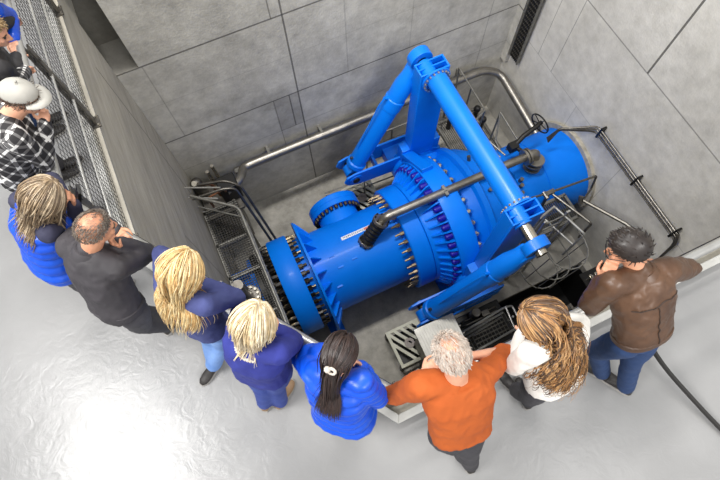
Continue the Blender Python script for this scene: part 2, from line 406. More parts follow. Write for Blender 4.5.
# lower brackets holding the cylinders
for y, z, s in ((4.5, -4.86, 1), (1.34, -4.92, -1)):
    br = MB()
    for sy in ((-.2, .2) if s > 0 else (-.14, .2)):
        br.prism([(1.58,y+sy-.02,z-.14),(1.5,y+sy-.02,z),(1.56,y+sy-.02,z+.15),(1.74,y+sy-.02,z+.2),(3.25,y+sy-.02,z+.1),(3.25,y+sy-.02,z-.4),(1.8,y+sy-.02,z-.24)], (0,.04,0))
    br.box((2.85, y, z-.18), (.7, .36, .3)); br.box((2.25, y, z-.12), (.06, .36, .2))
    bk = br.build('cylinder_bracket', BLUE2, val, bevel=.006)
    b = MB(); b.cyl((1.74, y-.26, z), (1.74, y+.26, z), .07, n=20); b.build('bracket_pin', DARK, bk)
    
    for sy in (-.238, .223): b = MB(); b.cyl((1.74, y+sy, z), (1.74, y+sy+.015, z), .14, n=24); b.build('pin_plate', BLUE2, bk)
    b = MB(); b.beam((3.0, y-s*.1, z-.2), (3.1, y-s*.65, z-.3), .4, .5); b.build('bracket_root', BLUE2, bk)
# collar bracket by the rear arm
b = MB()
for th0 in (-.95,):
    for k in range(1):
        pass
b.prism([(2.68,YC+.55,ZC+1.2),(2.9,YC+.55,ZC+1.2),(2.9,4.2,ZC+.6),(2.68,4.2,ZC+.6)], (0,.03,.1)); b.build('saddle_plate', BLUE2, val, bevel=.01)
# feet of the valve
for y, yy in ((1.12, 'f'), (4.75, 'b')):
    b = MB()
    for x in (2.75, 3.3): b.box((x, y+(.65 if y < 3 else -.65), (PZ+ZC-.3)/2), (.08, .7, ZC-.3-PZ))
    b.box((3.02, y+(.6 if y < 3 else -.6), PZ+.03), (.9, .85, .06)); b.build('support_foot', BLUE, val)

# hydraulic cylinders
def cylinder(top, bot, label, rod):
    top, bot = V(top), V(bot); d = (top-bot).normalized(); L = (top-bot).length; side = V((0,1,0))
    t = thing('hydraulic_cylinder', label, 'hydraulic cylinder', bot, 'lever cylinders of the blue valve')
    b = MB(); b.lathe(bot, d, [(.16,.12),(.2,.185),(.27,.19),(.3,.188),(.32,.165),(L*.62,.165),(L*.625,.178),(L*.7,.178),(L*.705,.165),(L-.55,.165),(L-.45,.15),(L-.25,.12),(L-.15,.1)], 40); b.build('barrel', BLUE2, t)
    b = MB(); b.lathe_closed(top-side*.08, side, [(0,.088),(0,.19),(.16,.19),(.16,.088)], 36); b.build('top_eye', BLUE2, t, bevel=.008)
    b = MB(); b.beam(top-d*.46, top-d*.13, .24, .15); b.build('eye_neck', BLUE2, t, bevel=.02)
    b = MB(); b.lathe_closed(bot-side*.1, side, [(0,.075),(0,.15),(.2,.15),(.2,.075)], 32); b.beam(bot+d*.1, bot+d*.24, .2, .2); b.build('bottom_eye', BLUE2, t, bevel=.008)
    b = MB(); n1 = d.cross(side).normalized()
    if n1.x > 0: n1 = -n1
    a0 = bot+d*(L-.85)+n1*.15; b.cyl(a0, a0+n1*.1, .03, n=10); b.tube(fillet([a0+n1*.09, a0+n1*.12-d*.15, bot+d*.9+n1*.2, bot+d*.6+n1*.15], .06), .012, 6); b.build('oil_line', BLUE2, t)
    a0 = bot+d*.42+n1*.14; b = MB(); b.cyl(a0, a0+n1*.07, .028, n=8); b.build('oil_port', STEELD, t)
    return t
cylinder((AX-.06, 4.58, ZT-.1), (1.74, 4.5, -4.86), 'far blue hydraulic cylinder leaning along the rear concrete wall', 0)
cylinder((AX-.06, 1.16, ZT-.16), (1.74, 1.34, -4.92), 'near blue hydraulic cylinder on the side facing the people', 1)

# outlet pipe with manhole
out = thing('outlet_pipe', 'long blue outlet pipe with white sticker and round manhole', 'pipe', V((1.0, YC, PZ)))
b = MB(); b.lathe_closed(A(0), X1, [(.1,.7),(.1,.8),(1.92,.8),(1.92,.82),(1.95,.82),(1.95,1.0),(1.97,1.02),(2.27,1.02),(2.29,1.0),(2.29,.7)], 96); b.build('pipe_shell', BLUE, out)
b = MB(); b.lathe_closed(A(.22), X1, [(0,.79),(0,1.1),(.04,1.1),(.04,.79)], 72); b.box(A(.24,0,-.95), (.04,1.9,.72)); b.box((.24,YC,PZ+.03),(.3,2.0,.06)); b.build('thrust_plate', BLUE, out)
bm_ = MB().prism([(-.02,-.01,-.01),(-.02,-.01,.27),(.02,-.01,.27),(.2,-.01,-.01)], (0,.02,0)).mesh('gusset', BLUE, smooth=0)
part_copies('gusset', bm_, out, ring_mats(.26, .8, 22))
bm_ = MB().cyl((-.07,0,0), (0,0,0), .036, n=6).cyl((-.17,0,0), (-.07,0,0), .017, .024, n=10).mesh('brass_stud', BRASS)
part_copies('brass_stud', bm_, out, ring_mats(1.95, .925, 36, .06))
XM = 1.13
b = MB(); b.lathe(V((XM, YC+.5, ZC+.04)), V((0,1,0)), [(0,.42),(.62,.38),(.62,.2)], 48); b.build('manhole_neck', BLUE, out)
b = MB(); b.lathe(V((XM, YC+.97, ZC+.04)), V((0,1,0)), [(0,.3),(0,.5),(.1,.5),(.105,.49),(.11,.5),(.22,.5),(.235,.48),(.235,.2),(.25,.2)], 56)
cov = b.build('manhole_cover', BLUE, out, bevel=.004)
b = MB(); b.box((XM, YC+1.23, ZC+.05), (.3,.05,.1)); b.tube(fillet([(XM-.1,YC+1.2,ZC+.3),(XM-.1,YC+1.29,ZC+.3),(XM+.1,YC+1.29,ZC+.3),(XM+.1,YC+1.2,ZC+.3)],.03), .012, 6); b.build('cover_handle', BLUE, cov)
bm_ = MB().cyl((0,-.065,0), (0,0,0), .034, n=6).mesh('manhole_nut', BOLT)
ms = [Matrix.Translation((XM+.45*math.cos(2*PI*k/28), YC+.97, ZC+.04+.45*math.sin(2*PI*k/28))) for k in range(28)]
part_copies('manhole_nut', bm_, cov, ms)
# sticker lying on the pipe shell
def on_pipe(x, th, r=.803): return A(x, -r*math.sin(th), r*math.cos(th))
def curved(x0, x1, t0, t1, r, n=3):
    vs = []; fs = []
    for i in range(n+1):
        th = t0+(t1-t0)*i/n
        vs += [on_pipe(x0, th, r), on_pipe(x1, th, r)]
    for i in range(n): fs.append([2*i, 2*i+1, 2*i+3, 2*i+2])
    return vs, fs
T0, T1 = -.285, -.195
b = MB()
vs, fs = curved(.92, 1.49, T0, T1, .803); b.add(vs, fs); st = b.build('name_sticker', WHITE, out); tag(st, 'white sticker with dark blue lettering')
b = MB(); random.seed(3); x = .955
while x < 1.33:
    wd = random.choice((.014,.02,.024)); h0 = random.choice((0,0,.012))
    vs, fs = curved(x, x+.007, T0+.022, T1-.022-h0, .8045, 1); b.add(vs, fs)
    for tq in random.sample((T0+.022, (T0+T1)/2-.005, T1-.032-h0), 2):
        vs, fs = curved(x, x+wd, tq, tq+.01, .8045, 1); b.add(vs, fs)
    x += wd+.012
b.build('lettering', INK, st, smooth=0)
b = MB(); vs, fs = curved(1.36, 1.46, T0+.016, T1-.016, .8045); b.add(vs, fs); b.build('coloured_mark', PINK, st)
for (x, th) in ((.7,.35),(.62,.05),(.98,.3),(.55,.75)):
    vs = on_pipe(x, th, .8)
    b = MB(); b.beam(vs-X1*.05, vs+X1*.05, .03, .03); b.build('lifting_lug', BLUE, out)

# dismantling joint
dj = thing('dismantling_joint', 'blue sleeve joint with two rings of dark nuts by the mesh platform', 'pipe joint', V((-.2, YC, ZC-.93)))
b = MB(); b.lathe_closed(A(0), X1, [(-.36,.7),(-.36,.93),(-.34,.945),(.0,.945),(.02,.93),(.02,.7)], 96); b.build('sleeve', BLUE, dj)
b = MB(); b.lathe_closed(A(0), X1, [(-.02,.69),(-.02,.82),(.22,.82),(.22,.69)], 64); b.build('inner_sleeve', BLUE, dj)
b = MB(); b.lathe_closed(A(0), X1, [(-.72,.6),(-.72,.86),(-.64,.86),(-.64,.6)], 72); b.build('back_flange', DARK, dj)
b = MB(); b.lathe_closed(A(0), X1, [(-.64,.66),(-.64,.78),(-.34,.78),(-.34,.66)], 64); b.build('spigot', DARK, dj)
bm_ = MB().cyl((-.1,0,0), (0,0,0), .045, n=6).cyl((-.15,0,0), (0,0,0), .024, n=8).mesh('left_nut', BOLT2)
part_copies('left_nut', bm_, dj, ring_mats(-.36, .875, 40))
bm_ = MB().cyl((0,0,0), (.08,0,0), .043, n=6).cyl((0,0,0), (.15,0,0), .021, n=8).mesh('right_nut', BOLT2)
part_copies('right_nut', bm_, dj, ring_mats(.02, .875, 40))
bm_ = MB().box((-.02,0,.95), (.07,.03,.02)).mesh('rim_lug', NUT)
o2 = thing('outlet_branch', 'blue pipe end seen below the grating by the left wall', 'pipe', A(-.9,0,-.8))
b = MB(); b.lathe_closed(A(0), X1, [(-1.17,.55),(-1.17,.66),(-.82,.66),(-.8,.8),(-.73,.8),(-.73,.55)], 64); b.build('pipe_shell', BLUE, o2)

# ------------------------------------------------------------------ stainless bypass line over the valve
by = thing('bypass_pipe', 'polished steel bypass pipe lying over the top of the blue valve', 'pipe', V((2.8,2.94,-3.9)))
PB = 2.93
b = MB(); b.tube(fillet([(1.64,2.95,-3.94),(1.72,2.94,-3.84),(4.2,2.94,-3.9),(4.42,2.94,-3.92)], .12, 6), .075, 16); b.build('pipe_run', STEEL, by)
fa, fb = V((1.60,2.95,-3.99)), V((1.31,2.87,-4.38)); fd = (fb-fa).normalized(); fl_ = (fb-fa).length
MB().lathe(fa, fd, [(fl_*k/12, .115+.018*(k % 2)) for k in range(13)], 24).build('rubber_bellows', DARK, by)
for p, q in ((fa-fd*.06, fa), (fb, fb+fd*.05)):
    b = MB(); b.cyl(p, q, .15, n=28); fl = b.build('bellows_flange', STEEL, by, bevel=.004)
    P_, Q_ = V(p), V(q); d_ = (Q_-P_).normalized(); a_, c_ = frame(d_); b = MB()
    for k in range(8):
        th = 2*PI*k/8; o_ = a_*math.cos(th)*.13+c_*math.sin(th)*.13; b.cyl(P_+o_-d_*.03, Q_+o_+d_*.03, .016, n=6)
    b.build('flange_bolts', BOLT, fl)
for x in (2.83,):
    b = MB(); b.box((x,2.94,-3.9), (.05,.2,.2)); b.box((x,2.94,-3.8), (.05,.05,.06)); b.build('pipe_clamp', GALV, by)
b = MB(); b.cyl((2.83,2.94,-3.97), (2.83,2.94,ZC+1.31), .03, n=8); b.build('clamp_stem', GALV, by)
bv = thing('bypass_valve', 'steel elbow valve with flanges and black handwheel on the penstock', 'valve', V((4.6,2.9,-4.38)))
b = MB(); b.tube(fillet([(4.42,2.94,-3.92),(4.72,2.95,-3.94),(4.68,2.86,-4.42)], .13, 6), .08, 16); b.build('elbow', STEEL, bv)
for z in (-4.08, -4.2, -4.34): b = MB(); b.lathe(V((4.70,2.88,z)), V((-.06,-.15,-1)), [(0,.06),(0,.16),(.04,.16),(.04,.06)], 24); b.build('flange', STEEL, bv, bevel=.004)
b = MB(); b.cyl((4.43,2.94,-3.92), (4.47,2.94,-3.92), .15, n=24); b.cyl((4.49,2.94,-3.92), (4.53,2.94,-3.92), .15, n=24); b.build('inlet_flange', STEEL, bv)
b = MB(); b.tube([(4.45,3.25,-3.95),(4.62,3.3,-3.85),(4.95,3.36,-3.8)], .045, 10); b.box((4.4,3.24,-3.98), (.16,.14,.16)); b.cyl((4.45,3.2,-3.98),(4.52,2.98,-3.94),.04,n=10); b.build('valve_stem', DARK, bv)
hw = MB(); hc = V((4.98,3.37,-3.79)); hd = V((.95,.18,.12)).normalized(); a_, c_ = frame(hd)
hw.tube([hc+a_*math.cos(2*PI*k/28)*.2+c_*math.sin(2*PI*k/28)*.2 for k in range(28)], .014, 6, closed=True)
for k in range(5): th = 2*PI*k/5; hw.tube([hc, hc+a_*math.cos(th)*.2+c_*math.sin(th)*.2], .01, 5)
hw.cyl(hc-hd*.04, hc+hd*.04, .04, n=10); hw.build('handwheel', DARK, bv)
b = MB()
for p in ((4.35,2.72,-4.36),(4.3,2.62,-4.38),(4.25,2.5,-4.42)): b.cyl(p, V(p)+V((0,-.02,.12)), .04, n=6)
b.build('test_plugs', STEELD, bv)

# small-bore pipework on the penstock
sp = thing('drain_pipework', 'thin steel pipe with tee valve running off the penstock to the wall', 'pipe', V((4.3,2.05,-3.9)))
b = MB(); b.tube(fillet([(3.75,2.2,-3.72),(4.3,2.1,-3.66),(5.2,2.02,-3.64),(5.16,1.92,-3.95),(4.95,1.82,-3.9)], .04), .02, 8); b.build('thin_pipe', STEELD, sp)
b = MB(); b.box((4.33,2.1,-3.68), (.18,.07,.08)); b.cyl((4.25,2.15,-3.68),(4.25,2.02,-3.68),.04,n=8); b.cyl((4.33,2.1,-3.68),(4.33,2.05,-4.35),.03,n=8); b.cyl((4.42,2.0,-3.72),(4.46,1.92,-3.8),.035,n=8); b.build('tee_valve', STEELD, sp)
b = MB(); b.tube(fillet([(4.38,2.06,-3.7),(4.62,1.32,-3.62),(4.62,1.3,-4.2)], .05), .022, 8); b.build('vent_pipe', STEELD, sp)
b = MB(); b.cyl((4.9,1.86,-3.88),(4.86,1.78,-3.98),.045,n=8); b.tube([(4.9,1.84,-3.95),(5.2,1.1,-3.75),(5.3,.75,-3.7)], .03, 8); b.build('drain_leg', STEELD, sp)

# pipe bundle on the side wall
for i, dz in enumerate((0, .07, .14)):
    pz = -3.52-dz
    b = MB(); b.tube(fillet([(5.06,3.14-.03*i,-4.0-dz*.3),(5.2,3.1,-3.72-dz*.3),(5.62-.0*i,2.8,pz),(5.68,2.74,pz),(5.68,.55-.02*i,pz),(5.66,.46,pz-.14-.25*0),(5.64,.3,-5.0)], .06), .017, 8)
    pb = b.build('wall_tube', STEELD, at=(5.68,1.6,pz))
    tag(pb, ('topmost', 'middle', 'lowest')[i]+' of the three thin tubes clipped along the pale side wall', 'pipe', 'thin tubes on the side wall')
for y in (2.68, 1.65, .62):
    b = MB(); b.box((5.71,y,-3.59), (.1,.035,.27)); tag(b.build('tube_clip', DARK, at=(5.71,y,-3.59)), ('tube clip near the bend above the handwheel','tube clip midway along the three wall tubes','tube clip beside the lower bend of the wall tubes')[(2.68,1.65,.62).index(y)], 'clip', 'clips of the wall tubes')

# big steel pipe along the rear and side walls
wp = thing('ventilation_pipe', 'stout steel pipe running round the pit along two walls', 'pipe', V((2.5,5.3,-4.65)))
b = MB(); b.tube(fillet([(-.62,4.86,-4.35),(-.3,4.98,-4.4),(-.17,5.3,-4.55),(.02,5.32,-4.56),(5.15,5.32,-4.62),(5.52,5.2,-4.8),(5.52,3.5,-5.0),(5.45,3.1,-5.15)], .2, 6), .085, 16); b.build('pipe_run', STEEL, wp)
for x in (.4, 1.5, 3.2, 4.6): b = MB(); b.box((x,5.42,-4.58), (.05,.2,.2)); b.build('wall_bracket', GALV, wp)
for p, q, lab in (((-.35,5.44,-4.82),(.55,5.44,-4.82),'pale flat cable duct on the rear wall near the left corner'), ((1.55,5.44,-4.85),(2.75,5.44,-4.85),'pale flat cable duct on the rear wall behind the far cylinder')):
    b = MB(); b.beam(p, q, .1, .09); tag(b.build('cable_duct', GALV, at=p, bevel=.006), lab, 'cable duct', 'ducts below the steel pipe')

# cable tray in the corner
ct = thing('cable_tray', 'dark vertical cable tray in the far corner of the pit', 'cable tray', V((5.70,5.3,-4.4)))
b = MB(); b.box((5.68,5.30,-1.4), (.04,.03,6.0)); b.box((5.68,5.02,-1.4), (.04,.03,6.0)); b.box((5.74,5.16,-1.4), (.02,.28,6.0)); b.build('side_rails', GALV, ct)
b = MB()
for k in range(60): b.box((5.70,5.16,-4.3+k*.1), (.05,.26,.03))
b.build('rungs', STEELD, ct)
b = MB()
for k in range(5): b.cyl((5.69,5.08+k*.045,-4.4),(5.69,5.08+k*.045,1.5),.018,n=6)
b.build('cables', DARK, ct)

# ------------------------------------------------------------------ left mesh platform
GZ = -4.36
pf = thing('mesh_platform', 'grated service platform beside the left wall', 'platform', V((-.85,3.4,PZ)))
b = MB()
for y in (1.5, 2.42, 3.25, 3.9, 4.6): b.box((-.86,y,GZ-.05), (.6,.06,.1))
for x in (-1.13, -.56): b.box((x,3.05,GZ-.05), (.05,3.2,.1))
b.build('bearers', GALV, pf)
b = MB()
for k in range(70): b.box((-.82, 1.5+k*.045, GZ+.01), (.64,.009,.02))
for k in range(14): b.box((-1.12+k*.046, 3.05, GZ+.012), (.009,3.1,.016))
b.build('grating', WIRE, pf, smooth=0)
for y in (1.6, 4.5):
    for x in (-1.12, -.57): b = MB(); b.box((x,y,(PZ+GZ-.1)/2), (.06,.06,GZ-.1-PZ)); b.build('leg', GALV, pf)
hr = thing('handrail', 'steel handrail along the open side of the left mesh platform', 'handrail', V((-.45,3.2,GZ)), 'pit handrails')
for z, n_ in ((-3.42,.026), (-3.85,.018)):
    b = MB(); b.tube(fillet([(-1.12,4.5,z),(-.66,4.12,z),(-.47,3.97,z),(-.48,2.0,z),(-.5,1.4,z)], .14, 5), n_, 10); b.build('rail', GALV, hr)
for y in (3.9, 2.9, 1.6): b = MB(); b.cyl((-.5,y,GZ-.05),(-.48,y,-3.42),.022,n=8); b.build('post', GALV, hr)
hr2 = thing('handrail', 'handrail with steep legs at the top of the left platform steps', 'handrail', V((-.5,4.5,GZ)), 'pit handrails')
b = MB(); b.tube(fillet([(-1.15,4.62,-3.75),(-.6,4.55,-3.7),(-.42,4.5,-3.75),(-.36,4.35,-4.3),(-.1,3.4,-6.4)], .12, 5), .025, 10); b.build('rail', STEELD, hr2)
b = MB(); b.tube(fillet([(-1.0,4.86,-3.78),(-.52,4.7,-3.73),(-.32,4.56,-3.85),(-.27,4.4,-4.35),(-.02,3.45,-6.45)], .12, 5), .025, 10); b.build('rail', STEELD, hr2)
for p, q in (((-1.16,4.7,-3.45),(-.62,4.42,-3.4)), ((-1.16,4.5,-3.45),(-.72,4.25,-3.4))):
    b = MB(); b.cyl(p, q, .014, n=6); b.build('rung', RAIL, hr2)
ar = thing('air_pipe', 'upright steel pipe stub with bolted flange on the left platform', 'pipe', V((-.95,2.75,GZ)))
b = MB(); b.cyl((-.93,2.78,GZ+.03),(-.93,2.72,-3.35),.085,n=20); b.build('stub', STEELD, ar)
b = MB(); b.lathe(V((-.93,2.78,GZ+.02)), V((0,0,1)), [(0,.05),(0,.2),(.05,.2),(.05,.05)], 28); af = b.build('flange', STEELD, ar, bevel=.004)
bm_ = MB().cyl((0,0,0),(0,0,.05),.022,n=6).mesh('flange_nut', NUT)
part_copies('flange_nut', bm_, af, [Matrix.Translation((-.93+.155*math.cos(2*PI*k/12),2.78+.155*math.sin(2*PI*k/12),GZ+.07)) for k in range(12)])
# pump set in the left corner
pu = thing('pump_unit', 'dark pump set with pipes in the far left corner', 'pump', V((-.8,5.0,-4.6)))
b = MB(); b.box((-.55,4.95,-4.45), (.36,.3,.5)); b.build('motor_box', DARK, pu, bevel=.02)
b = MB(); b.box((-.79,5.0,-4.74), (.7,.8,.08)); b.box((-.8,5.05,(PZ-4.78)/2), (.5,.5,-4.78-PZ)); b.build('base', STEELD, pu, bevel=.01)
b = MB(); b.cyl((-1.05,5.15,-4.7),(-1.05,5.15,-4.2),.11,n=18); b.sphere((-1.05,5.15,-4.2), .11, 14, 8); b.build('vessel', STEELD, pu)
b = MB(); b.tube(fillet([(-1.05,5.15,-4.15),(-1.05,5.0,-4.0),(-.8,4.95,-4.05),(-.75,4.9,-4.5)], .06), .03, 8); b.tube(fillet([(-.95,4.75,-4.7),(-.95,4.72,-4.1),(-.62,4.75,-4.05),(-.62,4.8,-4.25)], .06), .022, 8); b.build('pipes', M('copper_tube', (126,84,58), .45, .6), pu)
b = MB(); b.cyl((-1.05,5.02,-3.98),(-1.05,4.98,-3.9),.05,n=10); b.cyl((-.78,5.2,-4.7),(-.78,5.2,-4.05),.035,n=8); b.cyl((-.66,5.25,-4.7),(-.66,5.25,-4.0),.035,n=8); b.build('gauges', NUT, pu)

# ------------------------------------------------------------------ base frames, cover, skids, ladders
def base_frame(x0, x1, y0, y1, z, label):
    t = thing('base_frame', label, 'support frame', V(((x0+x1)/2,(y0+y1)/2,PZ)), 'slotted cream support frames')
    b = MB(); w_ = .06
    for c, d in ((((x0+x1)/2,y0+w_/2,z),(x1-x0,w_,.05)), (((x0+x1)/2,y1-w_/2,z),(x1-x0,w_,.05)), ((x0+w_/2,(y0+y1)/2,z),(w_,y1-y0-2*w_,.05)), ((x1-w_/2,(y0+y1)/2,z),(w_,y1-y0-2*w_,.05))): b.box(c, d)
    b.build('rim', CREAM, t, bevel=.004)
    b = MB(); n = 5; s = (y1-y0)*.55
    for k in range(n+2):
        xa = x0+(x1-x0)*(k-.9)/n; pa = [(xa+.0, y1-w_), (xa+.07, y1-w_), (xa+.07+s, y0+w_), (xa+s, y0+w_)]
        # clip in x
        def clip(a, c):
            (xa_, ya_), (xb_, yb_) = a, c
            return a
        poly = []
        def cl(poly, lim, keep):
            o_ = []
            for i in range(len(poly)):
                a, c = poly[i], poly[(i+1) % len(poly)]
                ia, ic = keep(a[0], lim), keep(c[0], lim)
                if ia: o_.append(a)
                if ia != ic:
                    tt = (lim-a[0])/(c[0]-a[0]); o_.append((lim, a[1]+(c[1]-a[1])*tt))
            return o_
        poly = cl(pa, x0+w_, lambda v, l: v >= l)
        if len(poly) > 2: poly = cl(poly, x1-w_, lambda v, l: v <= l)
        if len(poly) > 2: b.prism([(px, py, z-.02) for px, py in poly], (0,0,.04))
    b.build('slats', CREAM, t)
    b = MB(); b.lathe(V(((x0+x1)/2,(y0+y1)/2,z-.03)), V((0,0,1)), [(0,.1),(.07,.1),(.07,.045),(.05,.045)], 24); b.build('lifting_disc', M('disc_paint', (150,140,132), .5), t)
    b = MB()
    for x in (x0+.04, x1-.04):
        for y in (y0+.04, y1-.04): b.box((x,y,(PZ+z-.025)/2), (.07,.07,z-.025-PZ))
    b.box(((x0+x1)/2,(y0+y1)/2,PZ+.16), (x1-x0-.16,y1-y0-.16,.3)); b.build('legs', DARK, t)
    b = MB(); b.box(((x0+x1)/2,y0+.02,z-.16), (x1-x0-.1,.03,.1)); b.build('skirt', CREAM, t)
base_frame(1.05, 1.75, .74, 1.5, -6.0, 'slotted grey-cream support frame beside the ribbed cover')
base_frame(1.55, 2.25, 4.0, 4.75, -6.05, 'slotted grey-cream support frame behind the outlet pipe')
cv = thing('machine_cabinet', 'machine cabinet with ribbed aluminium cover below the man in orange', 'cabinet', V((1.8,.86,PZ)))
b = MB(); b.box((1.76,.8,(PZ-4.77)/2), (.6,.54,-4.77-PZ)); b.build('body', STEELD, cv, bevel=.01)
rt = Matrix.Rotation(-.03, 3, 'Z')
b = MB(); b.box((1.75,.81,-4.72), (.75,.66,.05), rt); lid = b.build('lid', ALU, cv, bevel=.006)
b = MB()
for k in range(15): b.box((1.75+(k-7)*.048,.81-(k-7)*.0015,-4.69), (.022,.62,.02), rt)
b.build('lid_ribs', ALU, lid)
b = MB()
for k in range(4): b.cyl((2.12,.6+k*.14,-4.74),(2.17,.6+k*.14,-4.74),.018,n=6)
b.build('hinges', STEELD, lid)
sk = thing('hydraulic_skid', 'dark hydraulic skid with tubes behind the low steel guard', 'machine', V((2.85,.8,PZ)))
b = MB(); b.box((2.85,.75,PZ+.35), (1.0,.8,.6)); b.build('tank', DARK, sk, bevel=.02)
b = MB()
for k in range(8): b.tube(fillet([(2.45,.45+k*.08,PZ+.66),(2.5,.45+k*.08,PZ+.78),(3.2,.45+k*.08,PZ+.78),(3.25,.45+k*.08,PZ+.66)], .05), .014, 6)
b.build('tubes', STEELD, sk)
b = MB(); b.cyl((2.75,1.05,PZ+.65),(2.75,1.05,PZ+1.0),.09,n=16); b.box((2.95,.98,PZ+.75), (.16,.12,.2)); b.build('valve_block', STEELD, sk, bevel=.01)
gr = thing('skid_guard', 'low steel guard frame around the hydraulic skid', 'guard', V((2.85,.7,PZ)))
for p in ([(2.28,.82,-5.5),(3.3,.9,-5.5),(3.3,.9,PZ)], [(2.28,.76,-5.62),(3.24,.84,-5.62)], [(2.28,.7,-5.75),(3.2,.78,-5.75)], [(3.3,.9,-5.5),(3.42,.86,-5.5),(3.4,.48,-5.5),(3.24,.46,-5.5),(3.3,.9,-5.5)], [(3.33,.68,-5.5),(3.33,.68,-6.3)], [(3.4,.48,-5.5),(3.4,.48,PZ)], [(2.28,.82,-5.5),(2.28,.82,PZ)], [(3.24,.46,-5.5),(2.3,.4,-5.5),(2.3,.4,PZ)]):
    b = MB(); b.tube(fillet(p, .03, 3), .02, 8); b.build('rail', RAIL, gr)
b = MB()
for k in range(14): b.tube([(2.32+k*.07,.42,-5.55),(2.32+k*.07,.82,-5.55)], .006, 4)
b.build('top_bars', GALV, gr)

# caged ladder and landing at the front right
lg = thing('caged_ladder', 'caged steel ladder beside the near lever arm', 'ladder', V((4.1,1.3,PZ)))
b = MB()
for dx in (0, .42):
    b.beam((3.86+dx,1.62,-3.4),(3.96+dx*.9,1.5,PZ), .03,.07)
b.build('stringers', RAIL, lg)
for k in range(11): t = (k+.5)/11; b = MB(); b.cyl((3.86+.1*t,1.62-.12*t,-3.4+(PZ+3.4)*t),(4.28+.06*t,1.62-.12*t,-3.4+(PZ+3.4)*t),.016,n=6); b.build('rung', GALV, lg)
def hoop(z, sc, dx, dy):
    pts = [(3.74,1.6),(3.76,1.05)]
    for k in range(9): th = PI-PI*k/8+PI; pts.append((4.08+.33*math.cos(PI+PI*k/8), 1.05+.33*math.sin(PI+PI*k/8)))
    pts += [(4.42,1.05),(4.42,1.6)]
    return [(4.08+(x-4.08)*sc+dx, 1.3+(y-1.3)*sc+dy, z) for x, y in pts]
for z, dx, dy in ((-3.62,-.06,.06),(-4.35,-.05,.1),(-5.05,-.02,.12)):
    b = MB(); b.tube(hoop(z, 1, dx, dy), .013, 6); b.build('hoop', GALV, lg)
b = MB()
for k in range(5): th = PI+PI*k/4; b.tube([(4.02+.33*math.cos(th),1.1+.33*math.sin(th),-3.62),(4.05+.33*math.cos(th),1.15+.33*math.sin(th),-5.05)], .009, 5)
b.build('cage_strips', GALV, lg)
h3 = thing('handrail', 'bent steel handrail on the landing above the caged ladder', 'handrail', V((4.4,1.7,-4.6)), 'pit handrails')
for p in ([(3.9,1.75,-3.55),(4.2,1.82,-3.55),(4.38,1.2,-3.55),(4.38,1.2,-4.55)], [(3.9,1.75,-4.6),(3.9,1.75,-3.55)], [(4.2,1.82,-4.6),(4.2,1.82,-3.55)], [(4.3,1.5,-4.6),(4.3,1.5,-3.55)], [(4.2,1.8,-4.05),(4.38,1.2,-4.05)]):
    b = MB(); b.tube(fillet(p, .05, 4), .02, 8); b.build('rail', RAIL, h3)
ln = thing('steel_landing', 'grated landing under the penstock end beside the dark sump', 'platform', V((4.6,1.9,PZ)))
b = MB(); b.box((4.55,1.72,-4.66), (1.1,.05,.1)); b.box((4.55,2.2,-4.66), (1.1,.05,.1))
for x in (4.02, 5.08): b.box((x,1.95,-4.66), (.05,.5,.1)); b.box((x,1.75,(PZ-4.7)/2), (.06,.06,-4.7-PZ))
b.build('frame', GALV, ln)
b = MB()
for k in range(26): b.box((4.05+k*.04,1.95,-4.61), (.006,.46,.025))
b.build('grating', GALV, ln)
vl = thing('valve_rack', 'small rack of bright valves and cables at the pit wall below the leather jacket', 'rack', V((5.2,.55,-5.4)))
b = MB(); b.box((5.3,.6,-5.6), (.7,.5,.04)); b.box((5.3,.4,(PZ-5.6)/2),(.06,.06,-5.6-PZ)); b.box((5.55,.8,(PZ-5.6)/2),(.06,.06,-5.6-PZ)); b.build('shelf', DARK, vl)
for k in range(10):
    b = MB(); b.cyl((5.05+(k % 5)*.12,.5+(k//5)*.2,-5.58),(5.05+(k % 5)*.12,.5+(k//5)*.2,-5.35),.022,n=8); b.box((5.05+(k % 5)*.12,.5+(k//5)*.2,-5.42),(.05,.09,.03)); b.build('valve', NUT, vl)

# far right landing with handrails behind the valve
rp = thing('rear_landing', 'steel landing with handrails behind the valve in the far corner', 'platform', V((4.3,4.4,PZ)))
b = MB()
for k in range(24): b.box((3.95+k*.04,4.3,-5.3), (.008,1.3,.03))
b.build('grating', GALV, rp)
b = MB()
for y in (3.65, 4.95): b.box((4.4,y,-5.34), (.95,.05,.08))
for x in (3.93, 4.87):
    b.box((x,4.3,-5.34), (.05,1.3,.08))
    for y in (3.7, 4.9): b.box((x,y,(PZ-5.36)/2), (.06,.06,-5.36-PZ))
b.build('frame', GALV, rp)
for p in ([(4.38,5.2,-4.0),(4.35,4.15,-4.0),(4.06,4.02,-4.0)], [(4.18,4.7,-4.2),(4.19,4.06,-4.2)], [(4.35,4.15,-4.0),(4.38,4.18,-5.3)], [(4.38,5.2,-4.0),(4.4,5.1,-5.3)], [(4.37,4.7,-4.0),(4.39,4.7,-5.3)],
          [(4.72,4.1,-4.25),(4.7,3.4,-4.25),(4.4,3.35,-4.25)], [(4.72,4.1,-4.25),(4.5,3.75,-4.6),(4.45,3.3,-4.6)], [(4.72,4.1,-4.25),(4.74,4.1,-5.3)], [(4.7,3.4,-4.25),(4.72,3.7,-5.3)], [(4.05,3.85,-4.1),(4.25,3.2,-4.1)], [(3.95,3.85,-4.1),(4.15,3.2,-4.1)]):
    b = MB(); b.tube(fillet(p, .05, 4), .018, 8); b.build('rail', GALV, rp)
for i, (x, y) in enumerate(((4.1,4.75),(4.62,4.62),(4.6,4.35))):
    b = MB(); b.cyl((x,y,-5.28),(x,y,-4.75),.05,n=12); b.sphere((x,y,-4.75),.075,12,8); b.build('black_hydrant', DARK, rp)
